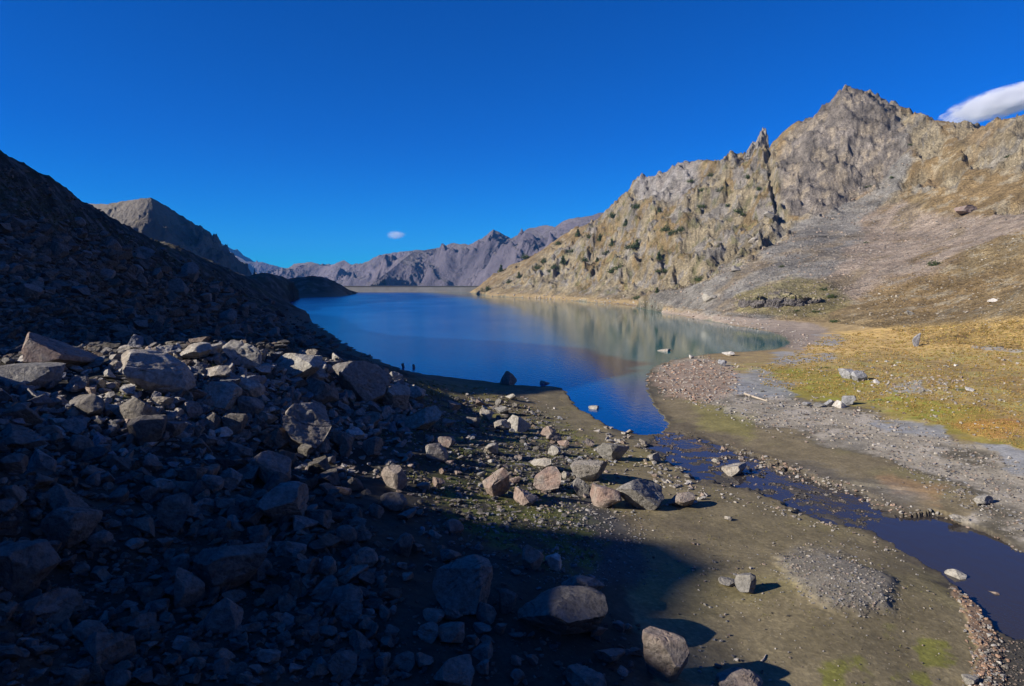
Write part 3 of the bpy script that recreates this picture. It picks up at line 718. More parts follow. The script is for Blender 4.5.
heroes = [
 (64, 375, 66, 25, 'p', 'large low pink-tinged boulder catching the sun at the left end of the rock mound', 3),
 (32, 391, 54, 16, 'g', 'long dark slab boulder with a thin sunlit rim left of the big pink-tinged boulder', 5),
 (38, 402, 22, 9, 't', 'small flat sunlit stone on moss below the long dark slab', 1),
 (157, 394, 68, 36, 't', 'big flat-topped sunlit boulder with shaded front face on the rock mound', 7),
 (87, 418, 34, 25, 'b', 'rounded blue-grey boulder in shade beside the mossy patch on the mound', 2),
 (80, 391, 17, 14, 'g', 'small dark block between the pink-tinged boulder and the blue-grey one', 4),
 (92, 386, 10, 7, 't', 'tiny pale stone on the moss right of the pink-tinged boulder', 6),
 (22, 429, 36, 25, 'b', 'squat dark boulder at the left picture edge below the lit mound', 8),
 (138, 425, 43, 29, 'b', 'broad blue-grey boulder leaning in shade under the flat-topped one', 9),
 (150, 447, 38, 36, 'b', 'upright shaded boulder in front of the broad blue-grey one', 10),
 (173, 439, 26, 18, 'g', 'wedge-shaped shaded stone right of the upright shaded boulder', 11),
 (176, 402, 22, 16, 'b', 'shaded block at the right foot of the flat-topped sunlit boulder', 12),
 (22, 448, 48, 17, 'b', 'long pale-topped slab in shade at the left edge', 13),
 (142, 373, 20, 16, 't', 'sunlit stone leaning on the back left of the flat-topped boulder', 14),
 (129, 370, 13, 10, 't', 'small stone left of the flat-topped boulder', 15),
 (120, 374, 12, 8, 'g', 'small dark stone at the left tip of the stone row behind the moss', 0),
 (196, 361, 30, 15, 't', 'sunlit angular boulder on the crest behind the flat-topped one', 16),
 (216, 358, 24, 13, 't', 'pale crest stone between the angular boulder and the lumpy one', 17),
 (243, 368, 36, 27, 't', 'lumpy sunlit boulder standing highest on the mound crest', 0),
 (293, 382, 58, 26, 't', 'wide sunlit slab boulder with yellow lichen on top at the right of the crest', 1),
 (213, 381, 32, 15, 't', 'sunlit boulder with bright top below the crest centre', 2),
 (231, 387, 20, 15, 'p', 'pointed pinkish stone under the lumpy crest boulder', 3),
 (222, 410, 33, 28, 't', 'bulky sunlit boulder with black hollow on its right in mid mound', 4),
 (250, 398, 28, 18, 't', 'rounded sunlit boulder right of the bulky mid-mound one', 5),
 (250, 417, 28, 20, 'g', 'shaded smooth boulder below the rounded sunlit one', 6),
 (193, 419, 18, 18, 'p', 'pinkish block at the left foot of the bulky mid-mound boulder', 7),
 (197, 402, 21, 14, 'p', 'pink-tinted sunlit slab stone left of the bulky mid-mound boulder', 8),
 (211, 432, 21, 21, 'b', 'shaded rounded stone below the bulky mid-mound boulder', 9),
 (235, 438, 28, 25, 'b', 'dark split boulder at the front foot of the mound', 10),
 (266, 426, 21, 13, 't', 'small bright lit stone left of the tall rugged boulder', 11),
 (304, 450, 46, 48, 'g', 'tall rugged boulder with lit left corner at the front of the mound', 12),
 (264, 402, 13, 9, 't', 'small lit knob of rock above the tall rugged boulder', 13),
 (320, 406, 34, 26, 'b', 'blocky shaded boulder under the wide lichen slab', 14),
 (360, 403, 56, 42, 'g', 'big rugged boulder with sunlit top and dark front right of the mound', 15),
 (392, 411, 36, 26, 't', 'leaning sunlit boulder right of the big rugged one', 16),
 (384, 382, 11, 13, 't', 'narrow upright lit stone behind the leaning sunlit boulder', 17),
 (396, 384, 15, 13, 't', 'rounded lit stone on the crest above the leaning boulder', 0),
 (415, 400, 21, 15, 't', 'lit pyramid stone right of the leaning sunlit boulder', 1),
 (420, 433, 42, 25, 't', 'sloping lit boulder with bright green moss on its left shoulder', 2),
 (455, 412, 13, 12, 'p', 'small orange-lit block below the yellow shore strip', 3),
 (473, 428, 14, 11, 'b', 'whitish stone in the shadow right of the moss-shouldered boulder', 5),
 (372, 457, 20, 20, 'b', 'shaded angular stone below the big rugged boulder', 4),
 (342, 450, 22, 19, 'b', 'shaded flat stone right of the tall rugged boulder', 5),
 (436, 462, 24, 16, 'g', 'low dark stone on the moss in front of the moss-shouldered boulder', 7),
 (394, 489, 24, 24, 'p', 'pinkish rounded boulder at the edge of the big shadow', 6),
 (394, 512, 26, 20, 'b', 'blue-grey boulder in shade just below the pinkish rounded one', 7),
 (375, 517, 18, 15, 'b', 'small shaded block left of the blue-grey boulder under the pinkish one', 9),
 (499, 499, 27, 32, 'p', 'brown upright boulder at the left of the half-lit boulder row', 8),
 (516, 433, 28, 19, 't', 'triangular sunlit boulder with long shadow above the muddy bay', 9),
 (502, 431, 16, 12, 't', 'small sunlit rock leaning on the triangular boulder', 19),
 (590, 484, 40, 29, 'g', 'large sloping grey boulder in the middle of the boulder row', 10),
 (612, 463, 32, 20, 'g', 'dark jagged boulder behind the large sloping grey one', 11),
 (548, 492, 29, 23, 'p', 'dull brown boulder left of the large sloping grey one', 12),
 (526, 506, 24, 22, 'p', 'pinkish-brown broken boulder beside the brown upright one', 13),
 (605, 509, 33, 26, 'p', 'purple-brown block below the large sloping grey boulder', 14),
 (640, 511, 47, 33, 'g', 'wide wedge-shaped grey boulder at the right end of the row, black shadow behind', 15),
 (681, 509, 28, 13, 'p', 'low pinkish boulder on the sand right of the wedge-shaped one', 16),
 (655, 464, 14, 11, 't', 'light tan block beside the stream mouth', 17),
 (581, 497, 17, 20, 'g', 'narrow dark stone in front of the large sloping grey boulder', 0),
 (541, 470, 26, 9, 't', 'flat tan stone above the dull brown boulder', 2),
 (548, 437, 15, 11, 'p', 'pinkish stone with black shadow on the lit gravel by the muddy bay', 1),
 (563, 448, 12, 9, 'p', 'orange-tinged small stone at the edge of the muddy bay', 2),
 (736, 476, 24, 14, 't', 'pale rounded boulder in the dark stream bed', 3),
 (745, 593, 20, 20, 'g', 'lone angular rock casting a jagged shadow on the mud flat', 4),
 (727, 587, 17, 9, 'g', 'low rock just left of the lone angular one on the mud flat', 5),
 (662, 681, 50, 54, 'p', 'big reddish-brown boulder at the bottom with a black shadow to its right', 6),
 (738, 694, 42, 24, 'p', 'speckled boulder cut by the bottom picture edge', 7),
 (628, 631, 11, 9, 't', 'small pale stone on dark sand left of the big reddish boulder', 8),
 (508, 386, 17, 15, 'g', 'black blocky boulder standing at the shaded water edge', 9),
 (230, 591, 72, 58, 'b', 'huge squarish boulder in the dark foreground', 10),
 (72, 548, 50, 42, 'b', 'large smooth rounded boulder in the dark left foreground', 11),
 (175, 531, 30, 38, 'b', 'tall oval boulder standing in the dark foreground', 12),
 (70, 514, 42, 26, 'b', 'broad domed boulder above the large smooth one', 13),
 (18, 596, 66, 66, 'b', 'massive cracked boulder cut by the left picture edge', 14),
 (272, 488, 36, 38, 'p', 'upright dull-pink boulder at the top of the dark rubble', 15),
 (276, 526, 56, 40, 'g', 'flaky layered boulder under the upright dull-pink one', 16),
 (45, 622, 58, 24, 'b', 'low flat-topped boulder below the massive cracked one', 17),
 (112, 666, 42, 42, 'b', 'pointed boulder near the bottom left', 0),
 (118, 690, 26, 24, 'b', 'small pale block below the pointed boulder near the bottom left', 2),
 (225, 632, 34, 36, 'g', 'rough knobbly boulder under the huge squarish one', 1),
 (190, 610, 24, 42, 'g', 'narrow tall rock between the huge squarish boulder and the rubble left of it', 3),
 (347, 611, 32, 30, 'g', 'smooth grey boulder at the centre left of the dark foreground', 2),
 (354, 583, 28, 18, 'p', 'dull red stone above the smooth grey boulder', 3),
 (463, 613, 58, 54, 'g', 'very large dark boulder in the middle of the shaded foreground', 4),
 (531, 571, 22, 25, 'p', 'dull pink pointed boulder at the shadow edge', 5),
 (554, 571, 16, 18, 'w', 'pale bluish-white stone at the shadow edge', 6),
 (560, 640, 92, 44, 'b', 'enormous broken boulder mass in the shade left of the mud flat', 16),
 (583, 604, 42, 34, 'g', 'dark boulder leaning on the back of the enormous broken one', 8),
 (485, 622, 22, 22, 'b', 'blue-grey block right of the very large dark boulder', 9),
 (508, 614, 20, 28, 'b', 'two-faced upright stone left of the enormous broken boulder', 10),
 (501, 636, 13, 14, 'b', 'small pale block below the two-faced upright stone', 11),
 (342, 677, 28, 26, 'b', 'pale angular boulder near the bottom, centre left', 12),
 (362, 651, 22, 20, 'b', 'pale jagged stone above the pale angular boulder near the bottom', 13),
 (585, 690, 40, 26, 'p', 'flat-topped reddish boulder at the bottom edge', 14),
 (455, 690, 40, 34, 'p', 'dull red wedge boulder at the bottom edge centre', 15),
 (402, 557, 20, 24, 'b', 'lone upright stone on dark moss, centre of the shade', 16),
 (984, 506, 20, 10, 't', 'flat pale boulder on the gravel flat right of the stream', 17),
 (959, 523, 17, 9, 't', 'rounded tan stone on the upper bank of the stream pool', 0),
 (955, 579, 19, 9, 't', 'pale flat stone at the upper tip of the gravel spit', 1),
 (971, 684, 15, 9, 't', 'pale stone on wet gravel near the bottom right corner', 3),
 (594, 411, 11, 5, 't', 'small pale stone in the shallow water of the lake inlet', 4),
 (545, 386, 10, 5, 't', 'pale stone at the tip of the muddy bay by the water', 14),
 (846, 380, 16, 11, 'l', 'left one of two grey boulders touching on the green meadow edge', 6),
 (859, 382, 15, 11, 'l', 'right one of two grey boulders touching, with a black shadow', 7),
 (830, 408, 12, 9, 'l', 'left stone of the small rock pile on gravel below the two meadow boulders', 8),
 (839, 409, 13, 9, 'w', 'pale middle stone of the small rock pile', 9),
 (848, 406, 14, 11, 'l', 'largest stone of the small rock pile on its right end', 10),
 (807, 407, 9, 5, 'l', 'outlying low stone left of the small rock pile', 11),
 (818, 408, 9, 5, 'g', 'flat stone just left of the small rock pile', 12),
 (969, 392, 8, 4, 'w', 'whitish stone beside the green cushion shrub on the meadow', 12),
 (877, 384, 8, 4, 'w', 'small whitish stone right of the two touching boulders', 13),
 (709, 302, 15, 8, 't', 'tan boulder low on the grey scree near the lake', 14),
 (769, 219, 11, 7, 't', 'pale boulder resting on the upper grey scree', 15),
 (753, 245, 10, 7, 't', 'pale boulder at the left edge of the grey scree', 16),
 (736, 272, 11, 6, 'g', 'dark-edged slab in the middle of the grey scree', 13),
 (966, 216, 20, 9, 'p', 'large tan boulder above the pink scree', 17),
 (910, 316, 9, 5, 't', 'yellowish boulder at the top of the golden meadow', 0),
 (993, 303, 9, 4, 'w', 'white flat boulder on the brown slope above the meadow', 1),
 (728, 357, 12, 5, 'w', 'bright white boulder on the shore point', 2),
 (692, 359, 5, 4, 'w', 'small bright white stone at the lake edge left of the bright white boulder', 3),
 (664, 356, 14, 4, 't', 'pale flat slab lying in the lake off the shore point', 4),
 (722, 367, 8, 7, 'l', 'grey stone below the bright white boulder', 5),
 (403, 369, 3, 6, 'g', 'dark upright stone standing at the shaded shore, the left one of two', 6),
 (414, 371, 3, 7, 'g', 'dark upright stone standing at the shaded shore, the right one of two', 7),
 (630, 434, 8, 5, 't', 'pale cobble at the inlet mouth, nearest the water', 8),
 (716, 463, 9, 5, 't', 'tan cobble on the small bar left of the pale rounded stream boulder', 9),
 (728, 521, 7, 5, 't', 'pale stone at the sand edge under the stream bed', 5),
 (627, 655, 8, 6, 'g', 'small grey stone under the small pale one on dark sand', 4),
 (718, 668, 9, 6, 'g', 'grey sliver of rock above the speckled bottom boulder', 10),
]
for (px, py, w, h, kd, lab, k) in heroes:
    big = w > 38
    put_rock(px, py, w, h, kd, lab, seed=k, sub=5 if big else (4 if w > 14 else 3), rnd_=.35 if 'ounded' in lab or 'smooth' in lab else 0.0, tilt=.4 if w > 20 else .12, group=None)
put_rock(992, 598, 12, 8, 'p', 'reddish stone poking out of the dark stream pool', seed=2, sub=3)
put_rock(915, 347, 8, 14, 'l', 'upright blue-grey standing stone alone on the golden meadow', name='standing_stone', cat='standing stone', seed=3, sub=4, deep=.7, sink=.1, rotz=0)

# pinnacle on the skyline and dark-faced outcrop
def spire(px, pyb, pyt, wpx, Yd, label):
    bx, by, bz = P(px, pyb, Yd); tx, ty, tz = P(px, pyt, Yd)
    hgt = tz-bz; wd = wpx*Yd/F
    v, f = ICO[5]; v = v.copy()
    t = (v[:, 2]+1)/2
    rad = (1-t)**.8*.9 + .1
    o_ = 3.3
    v[:, 0] *= rad*1.25; v[:, 1] *= rad*1.25
    for n_, d in (((.9, .2, .25), .42), ((-.7, .1, .35), .5), ((.2, -.9, .2), .5)):
        n_ = np.array(n_)/np.linalg.norm(n_); over = v @ n_ - d; v -= np.maximum(over, 0)[:, None]*n_
    k = ridged(v[:, 0]*2.2+o_, v[:, 1]*2.2, v[:, 2]*2.6, oct=5)-.7
    v[:, 0] += k*.09; v[:, 1] += k*.09
    v[:, 0] += .26*t*t*1.2
    v[:, 2] += .25*(perlin(v[:, 0]*5, v[:, 1]*5, v[:, 2]*2))*(t > .5)
    me = mesh_from('rock_pinnacle', v*np.array([wd/2, wd/2, hgt*.62]), f); me.materials.append(MR_grey)
    me.set_sharp_from_angle(angle=math.radians(35))
    o = link('rock_pinnacle', me); o.location = (bx, by, bz + hgt*.38)
    tag(o, label, 'rock pinnacle'); return o
spire(760, 158, 127, 22, 846, 'jagged dark rock pinnacle leaning on the right mountain skyline')
spire(751, 158, 141, 16, 852, 'lower rock tooth just left of the jagged skyline pinnacle')

def outcrop():
    vs_, fs_, cs_, off = [], [], [], 0
    for k, (px, pyb, w_, h_) in enumerate([(752, 305, 22, 9), (765, 307, 26, 13), (783, 307, 30, 15), (800, 306, 28, 13), (815, 304, 22, 9), (791, 301, 40, 15)]):
        q = hit(px, pyb); x, y, z = q[:3]; sc = y/F
        v, f = rock_mesh(300+k, 5, planes=18, rough=.13)
        kk = ridged(v[:, 0]*3+k, v[:, 1]*3, v[:, 2]*1.5, oct=5)-.8
        v = v*(1 + .06*kk)[:, None]
        p = v*np.array([w_*sc/2, w_*sc*.42, h_*sc*.75]) + np.array([x, y + w_*sc*.35, z + h_*sc*.15])
        up = sstep(.35, .8, v[:, 2] + .25*fbm(v[:, 0]*3, v[:, 1]*3, oct=3))[:, None]
        c = np.array([.19, .17, .16])*(1-up) + np.array([.34, .29, .18])*up
        g_ = (sstep(.1, .35, fbm(v[:, 0]*4+9, v[:, 1]*4, v[:, 2]*3, oct=4)))[:, None]*up
        c = c*(1-g_) + np.array([.15, .15, .05])*g_
        vs_.append(p); fs_.append(f+off); cs_.append(c); off += len(v)
    me = mesh_from('rock_outcrop', np.concatenate(vs_), np.concatenate(fs_)); set_col(me, 'albedo', np.concatenate(cs_)); me.materials.append(M_mount)
    me.set_sharp_from_angle(angle=math.radians(40))
    tag(link('rock_outcrop', me), 'low rock outcrop with dark craggy front face and grassy top above the lake corner', 'rock outcrop')
outcrop()

# ---- more single boulders scattered over the shaded field (the 300 that show largest)
def inpoly(px, py, poly):
    return float(poly_sd(np.array([px]), np.array([py]), poly)[0]) > 0
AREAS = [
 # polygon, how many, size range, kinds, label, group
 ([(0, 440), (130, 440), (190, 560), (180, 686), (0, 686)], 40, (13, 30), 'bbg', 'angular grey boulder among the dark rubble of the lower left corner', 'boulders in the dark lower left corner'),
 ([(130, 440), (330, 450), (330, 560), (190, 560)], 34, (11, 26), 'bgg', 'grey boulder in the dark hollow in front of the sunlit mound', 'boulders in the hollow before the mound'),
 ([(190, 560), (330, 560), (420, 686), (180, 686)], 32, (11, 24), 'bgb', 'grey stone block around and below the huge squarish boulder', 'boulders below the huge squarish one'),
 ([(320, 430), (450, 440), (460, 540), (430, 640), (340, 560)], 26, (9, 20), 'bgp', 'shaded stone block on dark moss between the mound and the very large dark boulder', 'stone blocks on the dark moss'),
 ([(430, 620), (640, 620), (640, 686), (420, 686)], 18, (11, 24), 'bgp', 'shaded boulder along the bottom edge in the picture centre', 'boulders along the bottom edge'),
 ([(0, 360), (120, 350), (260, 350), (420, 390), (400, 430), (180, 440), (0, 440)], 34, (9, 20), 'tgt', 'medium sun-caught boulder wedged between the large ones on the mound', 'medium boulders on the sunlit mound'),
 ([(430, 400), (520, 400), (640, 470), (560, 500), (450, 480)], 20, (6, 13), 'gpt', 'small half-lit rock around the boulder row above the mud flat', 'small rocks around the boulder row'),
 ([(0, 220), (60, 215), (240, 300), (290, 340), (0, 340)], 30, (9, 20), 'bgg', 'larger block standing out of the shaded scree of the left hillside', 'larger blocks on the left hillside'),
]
count = 0
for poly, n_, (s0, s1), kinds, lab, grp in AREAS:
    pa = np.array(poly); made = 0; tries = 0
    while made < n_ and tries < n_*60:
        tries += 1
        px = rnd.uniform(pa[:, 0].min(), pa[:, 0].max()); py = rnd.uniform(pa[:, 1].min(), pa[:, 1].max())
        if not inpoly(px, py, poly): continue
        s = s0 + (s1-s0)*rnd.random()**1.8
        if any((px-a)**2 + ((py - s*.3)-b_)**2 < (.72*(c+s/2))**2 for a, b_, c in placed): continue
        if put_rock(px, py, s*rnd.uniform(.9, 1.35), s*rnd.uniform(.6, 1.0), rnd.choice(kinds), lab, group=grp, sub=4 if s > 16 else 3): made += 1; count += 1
print('boulders', count + len(heroes), time.time()-T0)

# ---- loose stones, past counting: one object
STN = [rock_mesh(500+k, 2, planes=9) for k in range(10)] 
STB = [rock_mesh(700+k, 3, planes=9, rough=.05) for k in range(8)]
STL = [rock_mesh(600+k, 1, planes=6) for k in range(6)]
sv, sf, sc_ = [], [], []
voff = 0
def stones(poly, n_, s0, s1, pal, flat=.65, power=2.2, jit=5.0):
    global voff
    pa = np.array(poly, float)
    k = 0; pts = []
    while k < n_:
        m_ = max(64, n_)
        xs = rng.uniform(pa[:, 0].min(), pa[:, 0].max(), m_); ys = rng.uniform(pa[:, 1].min(), pa[:, 1].max(), m_)
        ok = poly_sd(xs, ys, poly) > 0
        xs = xs + rng.normal(size=m_)*jit; ys = ys + rng.normal(size=m_)*jit*.6
        for a, b_ in zip(xs[ok], ys[ok]):
            if k >= n_: break
            k += 1; pts.append((a, b_))
    pal = np.array(pal)
    for a, b_ in pts:
        q = hit(a, b_)
        if q is None: continue
        x, y, z, i, j = q
        if y > 1600: continue
        if H[min(i, NR-1), j] < .02 and rnd.random() < .97: continue
        s = (s0 + (s1-s0)*rnd.random()**power)*y/F
        v, f = (STB if s*F/y > 8 else STN if s*F/y > 2.6 else STL)[rnd.randrange(6)]
        ang = rnd.uniform(0, 6.28); ca, sa = math.cos(ang), math.sin(ang)
        sx, sy, sz = s/2*rnd.uniform(.8, 1.4), s/2*rnd.uniform(.7, 1.1), s/2*flat*rnd.uniform(.6, 1.2)
        t1 = rnd.uniform(-.5, .5)
        vx = v[:, 0]*sx; vy = v[:, 1]*sy; vz = v[:, 2]*sz + vx*t1*.5
        p = np.stack([x + vx*ca - vy*sa, y + vx*sa + vy*ca, z + sz*.55 + vz], -1)
        sv.append(p); sf.append(f + voff); voff += len(v)
        c = pal[rnd.randrange(len(pal))]*rnd.uniform(.7, 1.3)
        sc_.append(np.repeat(c[None], len(v), 0))
Pk = [(.135, .12, .10), (.17, .15, .125), (.1, .09, .08), (.15, .135, .12), (.17, .13, .1)]  # stone tones darkened to deepen the shade on the left
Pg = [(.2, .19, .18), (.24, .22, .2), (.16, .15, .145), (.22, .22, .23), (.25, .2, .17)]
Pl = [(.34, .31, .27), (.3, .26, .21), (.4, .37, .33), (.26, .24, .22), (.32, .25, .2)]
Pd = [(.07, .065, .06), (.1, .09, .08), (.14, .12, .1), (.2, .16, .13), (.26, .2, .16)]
left_slope = [(0, 158), (40, 180), (85, 208), (130, 238), (200, 268), (250, 292), (300, 318), (345, 350), (400, 372), (300, 350), (230, 345), (0, 362)]
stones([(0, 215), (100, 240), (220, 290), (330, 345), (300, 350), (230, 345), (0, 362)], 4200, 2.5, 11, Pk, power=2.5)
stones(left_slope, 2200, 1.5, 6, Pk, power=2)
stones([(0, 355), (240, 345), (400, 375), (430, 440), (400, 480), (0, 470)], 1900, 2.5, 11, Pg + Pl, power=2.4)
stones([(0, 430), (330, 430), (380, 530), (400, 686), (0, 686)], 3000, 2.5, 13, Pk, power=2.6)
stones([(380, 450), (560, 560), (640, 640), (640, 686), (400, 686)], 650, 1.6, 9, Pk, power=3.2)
stones([(395, 385), (530, 395), (600, 440), (680, 500), (600, 520), (500, 540), (400, 470)], 1100, 1.2, 5.5, Pg + Pl, power=3)
stones([(560, 500), (640, 510), (660, 580), (560, 590), (530, 520)], 900, 1, 2.6, Pg + Pl)
stones([(600, 425), (640, 440), (690, 480), (710, 505), (680, 500), (640, 465), (600, 440)], 160, 2, 7, Pl, power=2)
stones([(690, 540), (760, 560), (770, 600), (700, 640), (690, 690), (760, 690), (740, 640), (660, 560)], 150, 1, 4.5, Pl + Pg, power=2.5)
stones([(646, 378), (672, 362), (712, 357), (740, 370), (730, 396), (700, 406), (665, 395)], 900, 1, 3.4, Pl + [(.33, .22, .16)]*3, power=2)
stones([(690, 400), (740, 385), (800, 402), (880, 414), (940, 436), (1024, 462), (1024, 540), (960, 505), (880, 455), (800, 436), (720, 415)], 2600, .9, 3.6, Pl + Pg, power=2.6)
stones([(655, 432), (690, 438), (760, 462), (850, 495), (880, 520), (820, 512), (740, 484), (670, 455)], 650, 1.0, 3.6, Pd, power=2.6)
stones([(650, 440), (760, 492), (860, 528), (890, 520), (780, 465), (680, 432)], 1300, .9, 2.2, Pd[:3])
stones([(720, 445), (800, 470), (960, 525), (1024, 555), (1024, 565), (950, 530), (800, 482), (716, 455)], 500, 1.2, 4.5, Pl + [(.34, .24, .18)]*2, power=2)
stones([(660, 470), (700, 482), (760, 500), (840, 525), (940, 575), (930, 572), (830, 530), (740, 505), (660, 478)], 160, 1.2, 4, Pl, power=2)
stones([(944, 570), (962, 578), (985, 610), (1000, 640), (1004, 690), (965, 690), (975, 650), (965, 610)], 700, 1, 5, Pl + [(.34, .22, .15)]*4, power=2.4)
stones([(985, 640), (1030, 640), (1030, 690), (990, 690)], 350, 1, 3, Pd)
stones([(778, 556), (800, 548), (845, 552), (885, 580), (890, 604), (860, 612), (820, 602), (787, 578)], 1000, .9, 3, Pg + Pl, power=2.5, jit=9)
stones([(700, 500), (960, 600), (950, 686), (700, 686), (640, 540)], 420, .7, 3.2, Pl + Pd, power=3.5)
stones([(760, 545), (860, 545), (910, 600), (850, 625), (780, 600)], 300, .8, 2.6, Pg + Pl, power=2.5, jit=16)
stones([(740, 365), (1024, 350), (1024, 450), (900, 410), (760, 395)], 600, .8, 3.6, Pl + [(.5, .47, .42)], power=3)
stones([(850, 382), (960, 372), (960, 398), (880, 396)], 220, 1.2, 4, Pl, power=2.2)
stones([(640, 300), (700, 275), (790, 235), (860, 195), (905, 155), (880, 205), (960, 220), (1024, 212), (900, 280), (800, 320), (700, 315)], 3600, .7, 2.4, [(.26, .23, .2), (.3, .26, .22), (.2, .18, .16), (.34, .26, .2)], power=3)
stones([(860, 290), (1024, 220), (1024, 330), (900, 325), (840, 325)], 700, .8, 3, [(.3, .26, .2), (.36, .32, .26), (.24, .2, .15)], power=3)
stones([(480, 292), (640, 303), (760, 324), (830, 345), (790, 345), (740, 327), (640, 308), (500, 297)], 700, .8, 2.6, Pl, power=2.5)
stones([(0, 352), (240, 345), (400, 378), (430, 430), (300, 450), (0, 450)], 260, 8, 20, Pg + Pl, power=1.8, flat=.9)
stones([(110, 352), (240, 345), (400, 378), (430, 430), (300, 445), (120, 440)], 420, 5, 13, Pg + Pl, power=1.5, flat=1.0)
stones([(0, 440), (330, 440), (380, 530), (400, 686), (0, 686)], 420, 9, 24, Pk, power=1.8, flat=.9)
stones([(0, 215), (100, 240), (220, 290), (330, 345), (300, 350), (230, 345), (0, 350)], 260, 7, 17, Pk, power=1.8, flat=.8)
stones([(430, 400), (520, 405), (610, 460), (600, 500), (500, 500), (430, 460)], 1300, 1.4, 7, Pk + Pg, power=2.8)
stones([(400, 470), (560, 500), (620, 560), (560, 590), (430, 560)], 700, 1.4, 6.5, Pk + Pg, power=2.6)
me = mesh_from('loose_stones', np.concatenate(sv), np.concatenate(sf), smooth=False)
set_col(me, 'albedo', np.concatenate(sc_)); me.materials.append(MR_stone)
tag(link('loose_stones', me), 'loose stones and rubble strewn over hillside, mound, shore and flats', 'stones', kind='stuff')
print('stones', len(sv), time.time()-T0)

# ------------------------------------------------------------------ driftwood
M_wood, nt, b = new_mat('bleached_wood'); b.inputs['Base Color'].default_value = (.45, .38, .3, 1)
geo = N(nt, 'NewGeometry'); n = noise_tex(nt, 6, 5, .6, geo.outputs['Position']); nt.links.new(ramp(nt, n, [(.3, (.3, .25, .19)), (.7, (.52, .45, .37))]), b.inputs['Base Color'])
def log(p0, p1, wpx, label):
    a = hit(*p0); c = hit(*p1); A = Vector(a[:3]); B = Vector(c[:3]); r = wpx*a[1]/F/2
    n = 14; m_ = 9; vs_ = []; fs_ = []
    ax = (B-A).normalized(); s1 = ax.cross(Vector((0, 0, 1))).normalized(); s2 = s1.cross(ax)
    for i in range(n):
        t = i/(n-1); c0 = A.lerp(B, t) + Vector((0, 0, r*.7)) + s1*math.sin(t*5)*r*.6
        rr_ = r*(1.1 - .6*t)*(1 + .12*math.sin(t*23)) * (.35 if i in (0, n-1) else 1)
        for k in range(m_):
            an = 2*math.pi*k/m_; q_ = c0 + (s1*math.cos(an) + s2*math.sin(an))*rr_*(1 + .15*math.sin(3*an+t*6)); vs_.append(tuple(q_))
    for i in range(n-1):
        for k in range(m_): fs_.append((i*m_+k, i*m_+(k+1) % m_, (i+1)*m_+(k+1) % m_, (i+1)*m_+k))
    o = link('driftwood_log', mesh_from('driftwood_log', vs_, fs_), M_wood); tag(o, label, 'driftwood'); return o
log((744, 394), (767, 402), 2.2, 'long pale driftwood log lying on the grey gravel above the inlet')
log((761, 662), (767, 655), 2.0, 'short pale stick lying on the mud flat near the bottom')

# ------------------------------------------------------------------ shrubs and trees
M_leaf, nt, b = new_mat('conifer_green')
at = N(nt, 'Attribute', attribute_name='tint'); nt.links.new(at.outputs['Color'], b.inputs['Base Color'])
M_bark, nt, b = new_mat('bark'); b.inputs['Base Color'].default_value = (.09, .065, .045, 1)
def leaf_cloud(seed, n, shape, pal):
    r = np.random.default_rng(seed)
    nl = 9
    lob = r.normal(size=(nl, 3)); lob /= np.linalg.norm(lob, axis=1)[:, None]; lob *= r.uniform(.3, .75, (nl, 1)); lob[:, 2] = np.abs(lob[:, 2])
    vs_ = []; cs_ = []
    for i in range(n):
        if shape == 'cone':
            h_ = r.random()**1.3; ra = (1-h_)*(.42 + .12*math.sin(h_*34)); an = r.uniform(0, 6.28); rr_ = ra*math.sqrt(r.random())
            c0 = np.array([rr_*math.cos(an), rr_*math.sin(an), .12 + h_*.9])
            tone = .75 + .5*r.random()
        else:
            l = lob[r.integers(nl)]; c0 = l*np.array([1, 1, .75]) + r.normal(size=3)*.17; c0[2] = abs(c0[2]) 
            tone = .7 + .6*r.random()
        a = r.normal(size=3)*.085; b2 = r.normal(size=3)*.085
        vs_ += [c0, c0+a, c0+b2]; cc = np.array(pal[r.integers(len(pal))])*tone; cs_ += [cc]*3
    f = np.arange(3*n).reshape(-1, 3)
    me = mesh_from('crown', np.array(vs_), f, smooth=False); set_col(me, 'tint', np.array(cs_)); me.materials.append(M_leaf); return me
palD = [(.045, .07, .025), (.06, .085, .03), (.08, .1, .035), (.035, .055, .022)]
palY = [(.12, .12, .03), (.09, .11, .03), (.15, .13, .04)]
crowns = [leaf_cloud(k, 420, 'cone', palD) for k in range(3)] + [leaf_cloud(10+k, 460, 'bush', palD) for k in range(4)] + [leaf_cloud(20+k, 460, 'bush', palY + palD) for k in range(2)]
def trunk_mesh():
    v = []; f = []
    for i, (h_, r_) in enumerate([(-.3, .07), (.2, .055), (.6, .03), (.95, .008)]):
        for k in range(7): an = 6.283*k/7; v.append((r_*math.cos(an)+.015*math.sin(h_*5), r_*math.sin(an), h_))
    for i in range(3):
        for k in range(7): f.append((i*7+k, i*7+(k+1) % 7, (i+1)*7+(k+1) % 7, (i+1)*7+k))
    me = mesh_from('trunk', v, f); me.materials.append(M_bark); return me
TRUNK = trunk_mesh()
def plant(px, py, s, ci_, label, name, cat, group=None, squash=1.0, trunk=True):
    q = hit(px, py)
    if q is None: return
    x, y, z = q[:3]; S = s*y/F
    root = bpy.data.objects.new(name, None); COL.objects.link(root); root.location = (x, y, z-.1*S); root.rotation_euler = (0, 0, rnd.uniform(0, 6.28))
    S *= 1.3 if y > 250 else 1.0; root.scale = (S, S, S*squash); tag(root, label, cat, group)
    for nm, me in (('crown', crowns[ci_]), ('trunk', TRUNK)):
        if nm == 'trunk' and not trunk: continue
        c = bpy.data.objects.new(nm, me); COL.objects.link(c); c.parent = root
    return root
